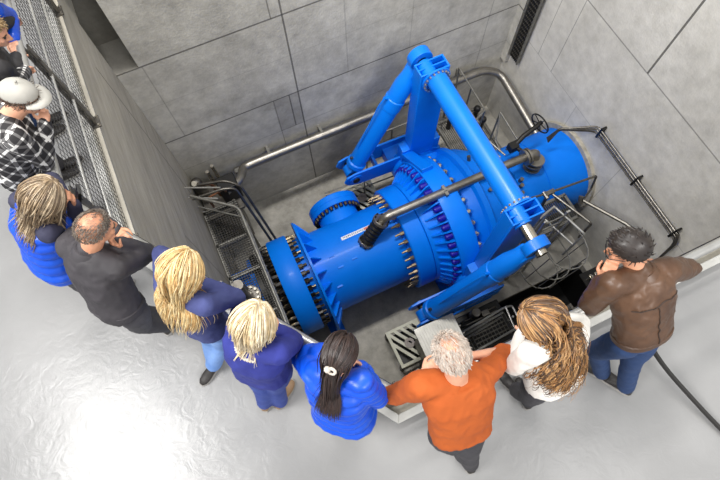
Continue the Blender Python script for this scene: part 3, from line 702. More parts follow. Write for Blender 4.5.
# fence of thin rails behind the outlet pipe
h4 = thing('handrail', 'thin two-rail handrail on the floor behind the manhole', 'handrail', V((2.0,4.35,PZ)), 'pit handrails')
for z in (-5.35, -5.75): b = MB(); b.cyl((1.12,4.5,z),(3.0,4.42,z),.016,n=8); b.build('rail', GALV, h4)
for x in (1.14, 2.0, 2.95): b = MB(); b.cyl((x,4.46,PZ),(x,4.46,-5.35),.016,n=8); b.build('post', GALV, h4)
h5 = thing('handrail', 'steel handrail between the far cylinder and the rear wall', 'handrail', V((3.0,5.0,PZ)), 'pit handrails')
for z in (-4.9, -5.3): b = MB(); b.cyl((2.3,5.05,z),(4.2,5.0,z),.02,n=8); b.build('rail', GALV, h5)
for x in (2.32, 2.9, 3.5, 4.15): b = MB(); b.cyl((x,5.03,PZ),(x,5.03,-4.9),.02,n=8); b.build('post', GALV, h5)
# ------------------------------------------------------------------ people
SKIN = M('skin_fair', (222,170,140), .5, 0, (206,150,122), 9)
SKIN2 = M('skin_tan', (206,150,118), .5, 0, (190,132,102), 9)
EYE = M('eye_dark', (40,34,32), .2)
BROW = M('brow_hair', (70,56,46), .7)
LIP = M('lip_line', (150,84,76), .5)
SHOE = M('dark_shoe_leather', (46,42,40), .5)
SOLE = M('pale_sole', (150,146,140), .6)
LEATHER = M('brown_leather', (56,37,26), .42, 0, (96,68,48), 3.5, bump=.12, bscale=30, sharp=(.3,.72))
ORANGE = M('orange_jersey', (176,84,26), .85, 0, (168,78,22), 6, bump=.05, bscale=120)
PUFF = M('royal_blue_nylon', (6,66,186), .36, 0, (14,82,206), 5, bump=.06, bscale=25)
NAVY = M('navy_knit', (38,44,120), .9, 0, (46,54,134), 12, bump=.1, bscale=160)
NAVY2 = M('slate_blue_knit', (58,64,112), .85, 0, (68,76,126), 10, bump=.08, bscale=120)
DARKJ = M('charcoal_softshell', (50,47,50), .7, 0, (62,58,62), 5, bump=.06, bscale=40)
INDIGO = M('dark_navy_sleeve', (46,46,66), .8, 0, (54,54,76), 7)
JEANS = M('blue_denim', (36,58,98), .85, 0, (42,66,108), 14, bump=.1, bscale=150)
JEANSL = M('pale_blue_denim', (104,142,204), .85, 0, (132,166,220), 7, bump=.1, bscale=150)
JEANSM = M('mid_blue_denim', (50,66,140), .85, 0, (62,82,156), 9, bump=.1, bscale=150)
TROUS = M('charcoal_trousers', (56,54,58), .8, 0, (70,68,72), 6, bump=.06, bscale=60)
BLOUSE = M('white_blouse', (226,222,214), .8, 0, (238,235,228), 8, bump=.08, bscale=50)
CAPM = M('off_white_cotton', (158,155,147), .85, 0, (172,168,160), 9, bump=.08, bscale=120)
BLACKJ = M('black_jacket', (34,32,33), .7, 0, (42,40,42), 5)
TANSH = M('tan_shoe', (140,112,84), .6)
LACE = M('white_lace', (214,204,190), .8, 0, (190,180,170), 30)

def plaid():
    m, nt, bs = _mat('black_white_plaid'); L = nt.links.new; N = nt.nodes.new
    bs.inputs['Roughness'].default_value = .85
    tc = N('ShaderNodeTexCoord'); mp = N('ShaderNodeMapping'); mp.inputs['Rotation'].default_value = (.5,.4,.75); L(tc.outputs['Object'], mp.inputs[0])
    sep = N('ShaderNodeSeparateXYZ'); L(mp.outputs[0], sep.inputs[0])
    prev = None
    for ax in 'XYZ':
        f = N('ShaderNodeMath'); f.operation = 'MULTIPLY'; f.inputs[1].default_value = 15; L(sep.outputs[ax], f.inputs[0])
        fr = N('ShaderNodeMath'); fr.operation = 'FRACT'; L(f.outputs[0], fr.inputs[0])
        gt = N('ShaderNodeMath'); gt.operation = 'COMPARE'; gt.inputs[1].default_value = .5; gt.inputs[2].default_value = .13; L(fr.outputs[0], gt.inputs[0])
        if prev is None: prev = gt.outputs[0]
        else:
            a = N('ShaderNodeMath'); a.operation = 'ADD'; L(prev, a.inputs[0]); L(gt.outputs[0], a.inputs[1]); prev = a.outputs[0]
    r = N('ShaderNodeValToRGB'); r.color_ramp.interpolation = 'CONSTANT'
    e = r.color_ramp.elements; e[0].color = lin((34,32,34)); e[1].position = .4; e[1].color = lin((96,94,94)); e2 = e.new(.8); e2.color = lin((222,220,216))
    dv = N('ShaderNodeMath'); dv.operation = 'MULTIPLY'; dv.inputs[1].default_value = .45; L(prev, dv.inputs[0]); L(dv.outputs[0], r.inputs[0]); L(r.outputs[0], bs.inputs['Base Color'])
    return m
PLAID = plaid()
def hairmats(nm, *cols): return [M('hair_%s_%s' % (nm, 'abcd'[i]), c, .42, 0, tuple(int(v*.8) for v in c), 30) for i, c in enumerate(cols)]

def blob(mb, name, mats, parent=None, at=None, voxel=.012, smooth=6, fold=0, ff=9, puff=None):
    """fuse overlapping closed solids into one continuous skin"""
    me = mb.mesh('raw', mats); o = bpy.data.objects.new('raw', me); COL.objects.link(o)
    r = o.modifiers.new('r', 'REMESH'); r.mode = 'VOXEL'; r.voxel_size = voxel; r.use_smooth_shade = True
    s = o.modifiers.new('s', 'SMOOTH'); s.iterations = smooth; s.factor = .5
    dg = bpy.context.evaluated_depsgraph_get(); dg.update()
    m2 = bpy.data.meshes.new_from_object(o.evaluated_get(dg)); m2.name = name
    bpy.data.objects.remove(o); bpy.data.meshes.remove(me)
    off = origin(parent) if parent else V((0,0,0))
    if fold or puff:
        ns = [v.normal.copy() for v in m2.vertices]
        for v, n in zip(m2.vertices, ns):
            p = v.co; d = 0
            if fold:
                q = V((p.x*ff, p.y*ff, p.z*ff*.6)); d += fold*(.8*noise.noise(q)+1.1*(.35-abs(noise.noise(q*1.5+V((5,1,2)))))+.5*(.35-abs(noise.noise(q*3.1+V((2,7,4))))))
            if puff:
                t = puff(p); d += .014*abs(math.sin(t))-.007
            v.co = p+n*d
    base = V(at) if at is not None else off
    m2.transform(Matrix.Translation(-base))
    m2.polygons.foreach_set('use_smooth', [True]*len(m2.polygons))
    m2.materials.clear()
    for m in (mats if isinstance(mats, list) else [mats]): m2.materials.append(m)
    m2.update()
    o = bpy.data.objects.new(name, m2); COL.objects.link(o)
    if parent: o.parent = parent; o.location = base-off
    elif at is not None: o.location = base
    return o

def capsule(mb, p, q, r, r2=None):
    r2 = r if r2 is None else r2; p, q = V(p), V(q)
    if (q-p).length < 1e-4: q = p+V((0,0,.001))
    mb.tube([p, (p+q)/2, q], [r, (r+r2)/2, r2], 14); mb.sphere(p, r, 14, 8); mb.sphere(q, r2, 14, 8)
def chain(mb, pts, rs):
    for i in range(len(pts)-1): capsule(mb, pts[i], pts[i+1], rs[i], rs[i+1])
def loft(mb, rings, n=20):
    """rings: (centre, axis_u, axis_f, a, b)"""
    vs = []; fs = []
    for (c, u, f, a, b_) in rings:
        for k in range(n):
            t = 2*PI*k/n; ct, st = math.cos(t), math.sin(t)
            e = .82; x = math.copysign(abs(ct)**e, ct); y = math.copysign(abs(st)**e, st)
            vs.append(c+u*a*x+f*b_*y)
    m = len(rings)
    for i in range(m-1):
        for k in range(n): fs.append([i*n+k, i*n+(k+1) % n, (i+1)*n+(k+1) % n, (i+1)*n+k])
    fs.append(list(range(n))[::-1]); fs.append([(m-1)*n+k for k in range(n)])
    mb.add(vs, fs)

MALE = [(-.13,.11,.09),(-.06,.16,.115),(.06,.17,.12),(.25,.165,.115),(.48,.17,.115),(.7,.185,.12),(.87,.175,.105),(.97,.115,.08),(1.04,.062,.06)]
FEM = [(-.13,.11,.09),(-.06,.165,.115),(.06,.172,.12),(.25,.15,.108),(.48,.142,.1),(.7,.16,.112),(.87,.15,.092),(.97,.1,.07),(1.04,.052,.052)]

class Person:
    def __init__(s, key, label, look, skin, sex='m', girth=1.0, hands=('face','face'), shoes=SHOE, neck_r=None):
        J = {k: V(v) for k, v in PEOPLE[key].items()}; s.J = J; s.sex = sex
        s.S = (J['neck']-J['pel']); s.sl = s.S.length; s.s = s.S.normalized()
        u = J['shR']-J['shL']; u = (u-s.s*u.dot(s.s)).normalized(); s.u = u; s.f = s.s.cross(u)
        s.up = (J['head']-J['neck']).normalized()
        s.hf = V(look).normalized(); z = (s.up*.5+V((0,0,1))).normalized(); s.hu = (z-s.hf*z.dot(s.hf)).normalized(); s.hr = s.hf.cross(s.hu)
        s.HR = Matrix((s.hr, s.hf, s.hu)).transposed()   # head frame: x right, y forward, z up
        s.H = J['head']; s.g = girth; s.hands = hands; s.skin = skin; s.label = label; s.key = key
        s.base = V(((J['anL'].x+J['anR'].x)/2, (J['anL'].y+J['anR'].y)/2, 0))
        up_ = J['knR']-J['knL']; up_.z = 0
        pu = (u-V((0,0,u.z))).normalized(); s.pu = pu
        s.hipL = J['pel']-pu*.09-V((0,0,.05)); s.hipR = J['pel']+pu*.09-V((0,0,.05))
        s.body = s.make_body(); s.make_shoes(shoes)
    def spine(s, t):
        a, c = s.J['pel'], s.J['neck']; m = (a+c)/2-s.f*.055
        return a*(1-t)**2+m*2*t*(1-t)+c*t*t if 0 <= t <= 1 else (a+(m-a)*2*t if t < 0 else c+(c-m)*2*(t-1))
    def hp(s, x, y, z): return s.H+s.HR @ V((x, y, z))
    def torso(s, mb, d, t0=-.2, t1=1.1, pad=0):
        P = MALE if s.sex == 'm' else FEM
        rows = []
        for (t, a, b_) in P:
            if t0 <= t <= t1:
                rows.append((s.spine(t)+s.f*(.012 if .2 < t < .95 else 0), s.u, s.f, a*s.g+d, b_*s.g*(1.03)+d))
        loft(mb, rows)
    def arm(s, mb, side, d, end=1.0, full=True):
        J = s.J; sh, el, ha = J['sh'+side], J['el'+side], J['ha'+side]
        k = 1 if s.sex == 'm' else .88
        nb = s.spine(.93); mid = (nb+sh)/2
        capsule(mb, nb+(sh-nb)*.15, sh, .066*k+d, .062*k+d)
        am = sh+(el-sh)*.5
        chain(mb, [sh, am, el], [.062*k+d, .052*k+d, .043*k+d])
        w_ = el+(ha-el)*end
        chain(mb, [el, el+(w_-el)*.4, w_], [.043*k+d, .044*k+d, .031*k+d])
        return w_
    def legs(s, mb, d, end=1.0, flare=0):
        for side, hip in (('L', s.hipL), ('R', s.hipR)):
            kn, an = s.J['kn'+side], s.J['an'+side]; k = 1 if s.sex == 'm' else .95
            chain(mb, [hip, hip+(kn-hip)*.5, kn], [.088*k+d, .076*k+d, .056*k+d])
            e = kn+(an-kn)*end
            chain(mb, [kn, kn+(e-kn)*.35, e], [.056*k+d, .055*k+d, .037*k+d+flare])
    def hand(s, mb, side, mode):
        J = s.J; el, ha = J['el'+side], J['ha'+side]
        d = (ha-el).normalized()
        tgt = s.H-s.hu*.03+s.hf*.05 if mode == 'face' else ha-V((0,0,.2))+s.f*.08
        if mode == 'grip': pn = V((0,0,-1))
        else: pn = tgt-ha
        pn = pn-d*pn.dot(d); pn = pn.normalized() if pn.length > 1e-3 else frame(d)[0]
        l = d.cross(pn)
        if side == 'R': l = -l
        k = .95 if s.sex == 'm' else .86
        wr = ha-d*.02
        loft(mb, [(wr, l, pn, .026*k, .018*k), (wr+d*.04*k, l, pn, .038*k, .017*k), (wr+d*.085*k, l, pn, .041*k, .014*k)], 12)
        c0 = {'face': (.55,.95,.7), 'grip': (.5,.9,.6), 'flat': (.12,.2,.15)}[mode]
        for i, (o, ln) in enumerate(((-.031,.82),(-.0105,.95),(.0105,1.0),(.031,.9))):
            p = wr+d*.083*k+l*(-o)*k*(-1); ang = 0; r = .0088*k; pts = [p-d*.02]
            for sg, c in zip((.042,.027,.021), c0):
                ang += c; dd = d*math.cos(ang)+pn*math.sin(ang); p = p+dd*sg*ln*k; pts.append(p)
            chain(mb, pts, [r*1.12, r*1.05, r, r*.85])
        tb = wr+d*.025*k+l*.03*k
        d1 = (d*.55+l*.65+pn*.5).normalized(); p1 = tb+d1*.04*k; d2 = (d*.8+pn*.55).normalized(); p2 = p1+d2*.03*k; p3 = p2+(d2*.8+pn*.5-l*.3).normalized()*.024*k
        chain(mb, [wr+d*.02+l*.012, tb, p1, p2, p3], [.016*k, .015*k, .0115*k, .0105*k, .0085*k])
    def make_body(s):
        mb = MB(); k = 1 if s.sex == 'm' else .95
        s.torso(mb, -.012)
        nr = .056 if s.sex == 'm' else .046
        chain(mb, [s.spine(.97), s.H-s.hu*.07-s.hf*.012], [nr*1.15, nr])
        mb.sphere(s.hp(0,-.012,.028), (.076*k,.094*k,.092*k), 20, 14, s.HR)      # skull
        mb.sphere(s.hp(0,.03,-.035), (.06*k,.062*k,.078*k), 16, 12, s.HR)        # face
        mb.sphere(s.hp(0,.058,-.085), (.034*k,.03*k,.025*k), 12, 8, s.HR)        # chin
        mb.sphere(s.hp(0,.072,.022), (.05*k,.018,.016), 12, 8, s.HR)             # brow
        chain(mb, [s.hp(0,.086,.012), s.hp(0,.102,-.02), s.hp(0,.108,-.032)], [.009,.011,.0135]); 
        for x in (-1, 1):
            mb.sphere(s.hp(x*.012,.098,-.036), .0095, 8, 6)
            mb.sphere(s.hp(x*.038,.066,-.02), (.022,.02,.018), 10, 8, s.HR)      # cheek
            mb.sphere(s.hp(x*.077*k,-.008,-.008), (.011,.021,.032), 12, 8, s.HR) # ear
        mb.sphere(s.hp(0,.084,-.058), (.024,.01,.0065), 10, 6, s.HR); mb.sphere(s.hp(0,.082,-.068), (.021,.01,.007), 10, 6, s.HR)
        for i, sd in enumerate('LR'):
            s.arm(mb, sd, -.006); s.hand(mb, sd, s.hands[i])
        s.legs(mb, -.004)
        for sd in 'LR': 
            an = s.J['an'+sd]; capsule(mb, an, an-V((0,0,.04)), .036, .034)
        b = blob(mb, 'person', s.skin, at=s.base, voxel=.0075, smooth=3)
        tag(b, s.label, 'person', 'people leaning on the gallery railings')
        for x in (-1, 1): e = MB(); e.sphere(s.hp(x*.031,.082,.001), (.0125,.008,.0075), 10, 6, s.HR); e.build('eye', EYE, b)
        m = MB(); m.tube([s.hp(-.021,.0905,-.0625), s.hp(0,.0955,-.0625), s.hp(.021,.0905,-.0625)], .0022, 5); m.build('mouth', LIP, b)
        for x in (-1, 1): br = MB(); br.tube([s.hp(x*.016,.09,.019), s.hp(x*.034,.088,.024), s.hp(x*.05,.074,.018)], [.003,.004,.002], 5); br.build('eyebrow', BROW, b)
        return b
    def make_shoes(s, mat):
        for sd in 'LR':
            an = s.J['an'+sd]; kn = s.J['kn'+sd]
            d = s.foot.get(sd) if hasattr(s, 'foot') else None
            d = V(FEET.get(s.key, {}).get(sd, tuple(s.f))); d.z = 0; d.normalize(); l = V((d.y, -d.x, 0)); z = V((0,0,1))
            g = V((an.x, an.y, 0)); mb = MB(); k = 1 if s.sex == 'm' else .88
            def ring(y, w_, h, lo=.012): return (g+d*y*k+z*((h+lo)/2), l, z, w_*k, (h-lo)/2)
            loft(mb, [ring(-.075,.026,.06), ring(-.05,.036,.1), ring(.0,.038,.105), ring(.06,.043,.085), ring(.12,.049,.062), ring(.17,.042,.05), ring(.2,.022,.036)], 16)
            capsule(mb, an+V((0,0,.02)), g+z*.06, .044*k, .042*k)
            o = blob(mb, 'shoe', mat, s.body, voxel=.008, smooth=3)
            mb = MB(); 
            loft(mb, [(g+d*y*k+z*.009, l, z, w_*k, .009) for y, w_ in ((-.082,.02),(-.06,.037),(0,.041),(.06,.045),(.12,.052),(.17,.045),(.207,.02))], 14); mb.build('sole', SOLE, o)
    # garments
    def top(s, name, mat, d=.016, hem=-.1, sleeve=.93, fold=.006, ff=9, puff=None, collar=0, sides='LR', voxel=.011, label=None):
        mb = MB(); s.torso(mb, d, hem-.05, .99)
        if hem > -.1:
            pass
        for sd in sides: s.arm(mb, sd, d*.75, sleeve)
        if collar: capsule(mb, s.spine(.95), s.spine(.99)+s.up*collar, .07+d*.5, .064)
        o = blob(mb, name, mat, s.body, voxel=voxel, smooth=5, fold=fold, ff=ff, puff=puff)
        return o
    def trim(s, name, mat, d, seams=False, hem=.06):
        a = MB(); rows = []
        P = MALE if s.sex == 'm' else FEM
        for t in (hem-.03, hem-.02, hem+.05, hem+.06):
            k = 0 if t in (hem-.03, hem+.06) else .007
            rows.append((s.spine(t)+s.f*.006, s.u, s.f, P[2][1]*s.g+d+k, P[2][2]*s.g*1.03+d+k))
        loft(a, rows, 28); a.build('waistband', mat, s.body)
        for sd in 'LR':
            el, ha = s.J['el'+sd], s.J['ha'+sd]; dd = (ha-el).normalized(); w_ = el+(ha-el)*.93
            a = MB(); a.lathe(w_-dd*.035, dd, [(0,.04),(.005,.046),(.03,.045),(.04,.038)], 18); a.build('cuff', mat, s.body)
        a = MB(); c0 = s.spine(.97); ax = (s.up+s.s).normalized(); e = .098 if s.sex == 'm' else .086
        a.lathe_closed(c0-ax*.01, ax, [(0,e-.012),(0,e),(.035,e-.012),(.05,e-.022),(.05,e-.032)], 26); a.build('collar', mat, s.body)
        if seams:
            m = M('seam_stitch', (48,34,26), .6)
            from mathutils.bvhtree import BVHTree
            bv_ = BVHTree.FromPolygons([v.co for v in seams.data.vertices], [q.vertices for q in seams.data.polygons]); o0 = origin(seams)
            def bk(t, x):
                P_ = MALE; i = max(j for j in range(len(P_)) if P_[j][0] <= t); j = min(i+1, len(P_)-1); q = (t-P_[i][0])/max(1e-6, P_[j][0]-P_[i][0])
                aa = (P_[i][1]*(1-q)+P_[j][1]*q)*s.g+d; bb = (P_[i][2]*(1-q)+P_[j][2]*q)*s.g*1.03+d
                q_ = s.spine(t)+s.u*x*aa-s.f*((bb+.05)*math.sqrt(max(0, 1-x*x))**.82-.012)-o0
                hit = bv_.find_nearest(q_); return hit[0]+hit[1]*.002+o0
            a = MB(); a.tube([bk(.1+.6*i/14, 0) for i in range(15)], .0035, 5); a.build('back_seam', m, s.body)
            a = MB(); a.tube([bk(.72, -.85+1.7*i/14) for i in range(15)], .0035, 5); a.build('yoke_seam', m, s.body)
    def trousers(s, mat, d=.014, end=.97, flare=.012, fold=.006):
        mb = MB(); s.torso(mb, d*.6, -.2, .1); s.legs(mb, d, end, flare)
        return blob(mb, 'trousers', mat, s.body, voxel=.012, smooth=4, fold=fold, ff=10)
    # hair
    def scalp(s, az, el, r=1.0):
        """az 0 = front, positive to the right"""
        x, y, z = math.sin(az)*math.cos(el), math.cos(az)*math.cos(el), math.sin(el)
        return s.hp(x*.079*r, -.012+y*.097*r, .028+z*.096*r)
    def cap_hair(s, mats, front=.55, side=-.1, back=-.55, thick=.012, name='hair', n=40, lump=.004):
        """close cropped hair as a fitted shell"""
        mb = MB(); m = 14; vs = []; fs = []
        for i in range(m+1):
            for k in range(n):
                az = 2*PI*k/n; c = math.cos(az); lo = (front*max(c, 0)**.7 + back*max(-c, 0)**.7 + side*(1-abs(c)))
                el = PI/2-(PI/2-lo)*i/m
                p = s.scalp(az, el, 1+(thick/.085 if i < m else -.04)); q = p*26
                vs.append(p+(p-s.H).normalized()*lump*noise.noise(q))
        for i in range(m):
            for k in range(n): fs.append([i*n+k, i*n+(k+1) % n, (i+1)*n+(k+1) % n, (i+1)*n+k])
        mb.add(vs, fs); return mb
    def tufts(s, mb, n, L, r, front=.55, side=-.1, back=-.55, sweep=(0,.6,.3), nm=3, top=1.5):
        for i in range(n):
            az = random.uniform(-PI, PI); c = math.cos(az); lo = (front*max(c, 0)**.7 + back*max(-c, 0)**.7 + side*(1-abs(c)))
            el = math.asin(random.uniform(math.sin(lo), math.sin(top)))
            p = s.scalp(az, el, 1.06); nrm = (p-s.H).normalized(); sw = s.HR @ V(sweep)
            d = (sw-nrm*sw.dot(nrm)+V([random.uniform(-.4,.4) for _ in range(3)])).normalized()
            pts = [p+d*L*t+nrm*L*.35*t*(1-t) for t in (0,.35,.7,1)]
            mb.tube(pts, [r, r, r*.8, r*.2], 4, mi=random.randrange(nm))
    def long_hair(s, n, L, r, part=0., curl=0, cl=40, grav=.8, spread=1.0, nm=3, front=.35, back=-.5, tie=None, gather=.45, pad=.034, lo_az=PI):
        mb = MB(); a, c = s.J['pel'], s.J['neck']
        for i in range(n):
            az = random.uniform(-lo_az, lo_az)+PI; az = math.atan2(math.sin(az), math.cos(az)); cc = math.cos(az)
            lo = front*max(cc, 0)+back*max(-cc, 0)-.15*(1-abs(cc))
            el = math.asin(random.uniform(math.sin(lo), 1))
            p = s.scalp(az, el, 1.03); pts = [p.copy()]
            off_ = random.uniform(1.04, 1.17); ll = L*random.uniform(.75, 1.08); st = .022; ph = random.uniform(0, 6.28); crown = s.hp(part, -.02, .13)
            nr0 = (p-s.H).normalized(); d = (p-crown)*.4+(-s.hu*.6-s.hf*.5)*.1; d = d-nr0*d.dot(nr0); k = 0; tot = 0
            jit = V([random.uniform(-1,1) for _ in range(3)])*.25
            side_ = (1 if (s.HR.transposed() @ (p-s.H)).x > part else -1)
            while tot < ll:
                nrm = (p-s.H).normalized()
                near = (p-s.H).length < .14 and (p-s.H).dot(s.hu) > -.035
                xl = (p-s.spine(.8)).dot(s.u)
                flow = -s.hu*.75-s.hf*.55+s.hr*side_*.2 if near else V((0,0,-.45))-s.s*.75-s.u*max(-1.2, min(1.2, (xl-max(-.06, min(.06, xl)))/.05 if gather < .9 else xl/.11))*gather*1.2-s.f*.25
                if near: flow = flow-nrm*flow.dot(nrm)*.9-nrm*.12
                d = (d.normalized()*.55+flow.normalized()*grav+jit*.35)
                if tie is not None and tot < .2*1.2:
                    T = s.hp(*tie)
                    if (T-p).length > .03: d = d.normalized()*.35+(T-p).normalized()*1.0
                d.normalize(); p = p+d*st; tot += st
                # keep outside the head, then outside the shoulders and back
                q = s.HR.transposed() @ (p-s.H); q = V((q.x/.076, (q.y+.012)/.094, (q.z-.028)/.094))
                if q.length < off_:
                    q = q.normalized()*off_; p = s.H+s.HR @ V((q.x*.076, q.y*.094-.012, q.z*.094+.028))
                t = max(0, min(1.06, (p-a).dot(c-a)/(c-a).length_squared)); ax = s.spine(t)
                rel = p-ax; x, y, zz = rel.dot(s.u), rel.dot(s.f), rel.dot(s.s)
                if t < 1.04:
                    P_ = MALE if s.sex == 'm' else FEM; ii = max(j_ for j_ in range(len(P_)) if P_[j_][0] <= t); jj = min(ii+1, len(P_)-1); qq = (t-P_[ii][0])/max(1e-6, P_[jj][0]-P_[ii][0])
                    aw = (P_[ii][1]*(1-qq)+P_[jj][1]*qq)*s.g+pad; bw = (P_[ii][2]*(1-qq)+P_[jj][2]*qq)*s.g+pad; e = math.hypot(x/aw, y/bw)
                    if e < 1 and e > 1e-3: p = ax+s.u*x/e+s.f*y/e+s.s*zz
                for sd in 'LR':
                    sh = s.J['sh'+sd]; rr = (p-sh)
                    if rr.length < .076: p = sh+rr.normalized()*.076
                pp = p.copy()
                if curl:
                    am = curl*min(1, max(0, tot-.12)/.12); pp = p+V((math.sin(tot*cl+ph), math.cos(tot*cl+ph), math.sin(tot*cl*.7+ph)*.6))*am
                pts.append(pp)
            m = len(pts); rs = [r*(1 if j < m*.6 else max(.15, 1-(j-m*.6)/(m*.4)*.9)) for j in range(m)]
            mb.tube(pts, rs, 5, mi=random.randrange(nm), flat=.6)
        return mb

FEET = {'brown': {'L': (-0.5, 0.8, 0), 'R': (-0.45, 0.9, 0)}, 'blonde': {'R': (-0.35, -0.2, 0), 'L': (0.3, 0.3, 0)}, 'bald': {'L': (0.7, 0.7, 0), 'R': (0.8, 0.55, 0)}, 'orange': {'L': (-0.1, 1, 0), 'R': (0.2, 1, 0)}, 'bob': {'L': (0.5, 0.8, 0), 'R': (0.8, 0.6, 0)}, 'curly': {'L': (-0.2, 1, 0), 'R': (0.2, 1, 0)}}
PEOPLE = {
  'brown': {'head': (1.683,0.246,1.504), 'neck': (1.759,0.113,1.366), 'shL': (1.569,0.124,1.389), 'shR': (1.932,0.056,1.318), 'elL': (1.507,0.076,1.11), 'haL': (1.558,0.171,1.365), 'elR': (2.179,0.014,1.144), 'haR': (1.943,0.089,1.238), 'pel': (1.783,-0.212,0.936), 'knL': (1.693,-0.2,0.471), 'anL': (1.805,-0.376,0.09), 'knR': (1.851,-0.369,0.489), 'anR': (1.905,-0.543,0.092)},
  'orange': {'head': (0.517,0.14,1.608), 'neck': (0.525,0.053,1.42), 'shL': (0.343,0.083,1.416), 'shR': (0.674,-0.011,1.299), 'elL': (0.2,0.114,1.143), 'haL': (0.418,0.145,1.289), 'elR': (0.91,0.047,1.114), 'haR': (0.684,0.112,1.253), 'pel': (0.487,-0.217,0.959), 'knL': (0.512,-0.34,0.503), 'anL': (0.552,-0.448,0.087), 'knR': (0.532,-0.396,0.513), 'anR': (0.57,-0.513,0.09)},
  'pony': {'head': (0.021,0.39,1.569), 'neck': (-0.044,0.315,1.404), 'shL': (-0.143,0.396,1.315), 'shR': (0.06,0.224,1.458), 'elL': (-0.194,0.546,1.09), 'haL': (-0.051,0.476,1.295), 'elR': (0.115,0.134,1.19), 'haR': (0.088,0.306,1.378), 'pel': (-0.09,0.155,0.933), 'knL': (-0.118,0.157,0.489), 'anL': (-0.189,0.137,0.09), 'knR': (-0.091,0.116,0.491), 'anR': (-0.134,0.096,0.089)},
  'bob': {'head': (-0.308,0.729,1.571), 'neck': (-0.38,0.656,1.409), 'shL': (-0.487,0.731,1.316), 'shR': (-0.269,0.553,1.438), 'elL': (-0.418,0.942,1.148), 'haL': (-0.343,0.811,1.358), 'elR': (-0.185,0.626,1.177), 'haR': (-0.257,0.697,1.412), 'pel': (-0.442,0.624,0.915), 'knL': (-0.554,0.564,0.487), 'anL': (-0.637,0.522,0.09), 'knR': (-0.47,0.548,0.482), 'anR': (-0.529,0.485,0.088)},
  'blonde': {'head': (-0.558,1.167,1.562), 'neck': (-0.65,1.099,1.405), 'shL': (-0.743,1.196,1.31), 'shR': (-0.553,0.974,1.415), 'elL': (-0.727,1.469,1.223), 'haL': (-0.622,1.296,1.387), 'elR': (-0.398,1.019,1.179), 'haR': (-0.534,1.124,1.378), 'pel': (-0.675,1.04,0.905), 'knL': (-0.778,1.058,0.474), 'anL': (-0.884,1.008,0.087), 'knR': (-0.714,0.996,0.457), 'anR': (-0.904,0.954,0.091)},
  'bald': {'head': (-0.915,1.57,1.596), 'neck': (-1.041,1.568,1.435), 'shL': (-1.174,1.687,1.343), 'shR': (-0.949,1.412,1.374), 'elL': (-1.037,1.909,1.189), 'haL': (-0.918,1.684,1.282), 'elR': (-0.822,1.554,1.133), 'haR': (-0.899,1.556,1.385), 'pel': (-1.144,1.364,0.968), 'knL': (-1.187,1.434,0.507), 'anL': (-1.166,1.518,0.088), 'knR': (-1.191,1.352,0.504), 'anR': (-1.13,1.412,0.087)},
  'vest': {'head': (-1.142,1.936,1.54), 'neck': (-1.269,1.961,1.396), 'shL': (-1.364,2.089,1.365), 'shR': (-1.255,1.802,1.382), 'elL': (-1.223,2.278,1.206), 'haL': (-1.15,2.04,1.277), 'elR': (-1.181,1.913,1.135), 'haR': (-1.074,1.934,1.367), 'pel': (-1.439,1.873,0.934), 'knL': (-1.472,1.895,0.493), 'anL': (-1.471,1.871,0.089), 'knR': (-1.489,1.823,0.495), 'anR': (-1.504,1.812,0.089)},
  'cap': {'head': (-1.109,2.625,1.579), 'neck': (-1.269,2.652,1.452), 'shL': (-1.295,2.836,1.422), 'shR': (-1.264,2.466,1.459), 'elL': (-1.262,3.08,1.252), 'haL': (-1.234,3.316,1.12), 'elR': (-1.254,2.457,1.162), 'haR': (-1.111,2.602,1.351), 'pel': (-1.521,2.622,0.984), 'knL': (-1.528,2.703,0.519), 'anL': (-1.555,2.677,0.089), 'knR': (-1.573,2.579,0.518), 'anR': (-1.602,2.564,0.089)},
  'black': {'head': (-1.188,3.246,1.568), 'neck': (-1.309,3.282,1.414), 'shL': (-1.328,3.46,1.414), 'shR': (-1.274,3.103,1.399), 'elL': (-1.254,3.687,1.25), 'haL': (-1.236,3.889,1.084), 'elR': (-1.32,3.224,1.143), 'haR': (-1.268,3.479,1.106), 'pel': (-1.589,3.222,0.973), 'knL': (-1.591,3.246,0.512), 'anL': (-1.597,3.244,0.091), 'knR': (-1.628,3.14,0.516), 'anR': (-1.639,3.139,0.092)},
  'blue': {'head': (-1.193,3.775,1.466), 'neck': (-1.31,3.89,1.351), 'shL': (-1.342,4.072,1.347), 'shR': (-1.256,3.717,1.336), 'elL': (-1.281,4.352,1.259), 'haL': (-1.15,4.138,1.323), 'elR': (-1.243,3.898,1.116), 'haR': (-1.255,3.632,1.124), 'pel': (-1.625,3.752,0.963), 'knL': (-1.624,3.751,0.505), 'anL': (-1.604,3.779,0.089), 'knR': (-1.657,3.651,0.512), 'anR': (-1.656,3.633,0.091)},
  'curly': {'head': (1.028,0.125,1.533), 'neck': (1.088,0.014,1.387), 'shL': (0.941,-0.014,1.45), 'shR': (1.223,-0.057,1.336), 'elL': (0.891,-0.038,1.176), 'haL': (1.076,0.107,1.09), 'elR': (1.399,0.017,1.13), 'haR': (1.173,0.103,1.215), 'pel': (1.14,-0.201,0.935), 'knL': (1.091,-0.266,0.498), 'anL': (1.144,-0.214,0.099), 'knR': (1.168,-0.272,0.495), 'anR': (1.183,-0.313,0.09)}}
LOOKC = V((2.2,2.9,-4.2))

random.seed(11)
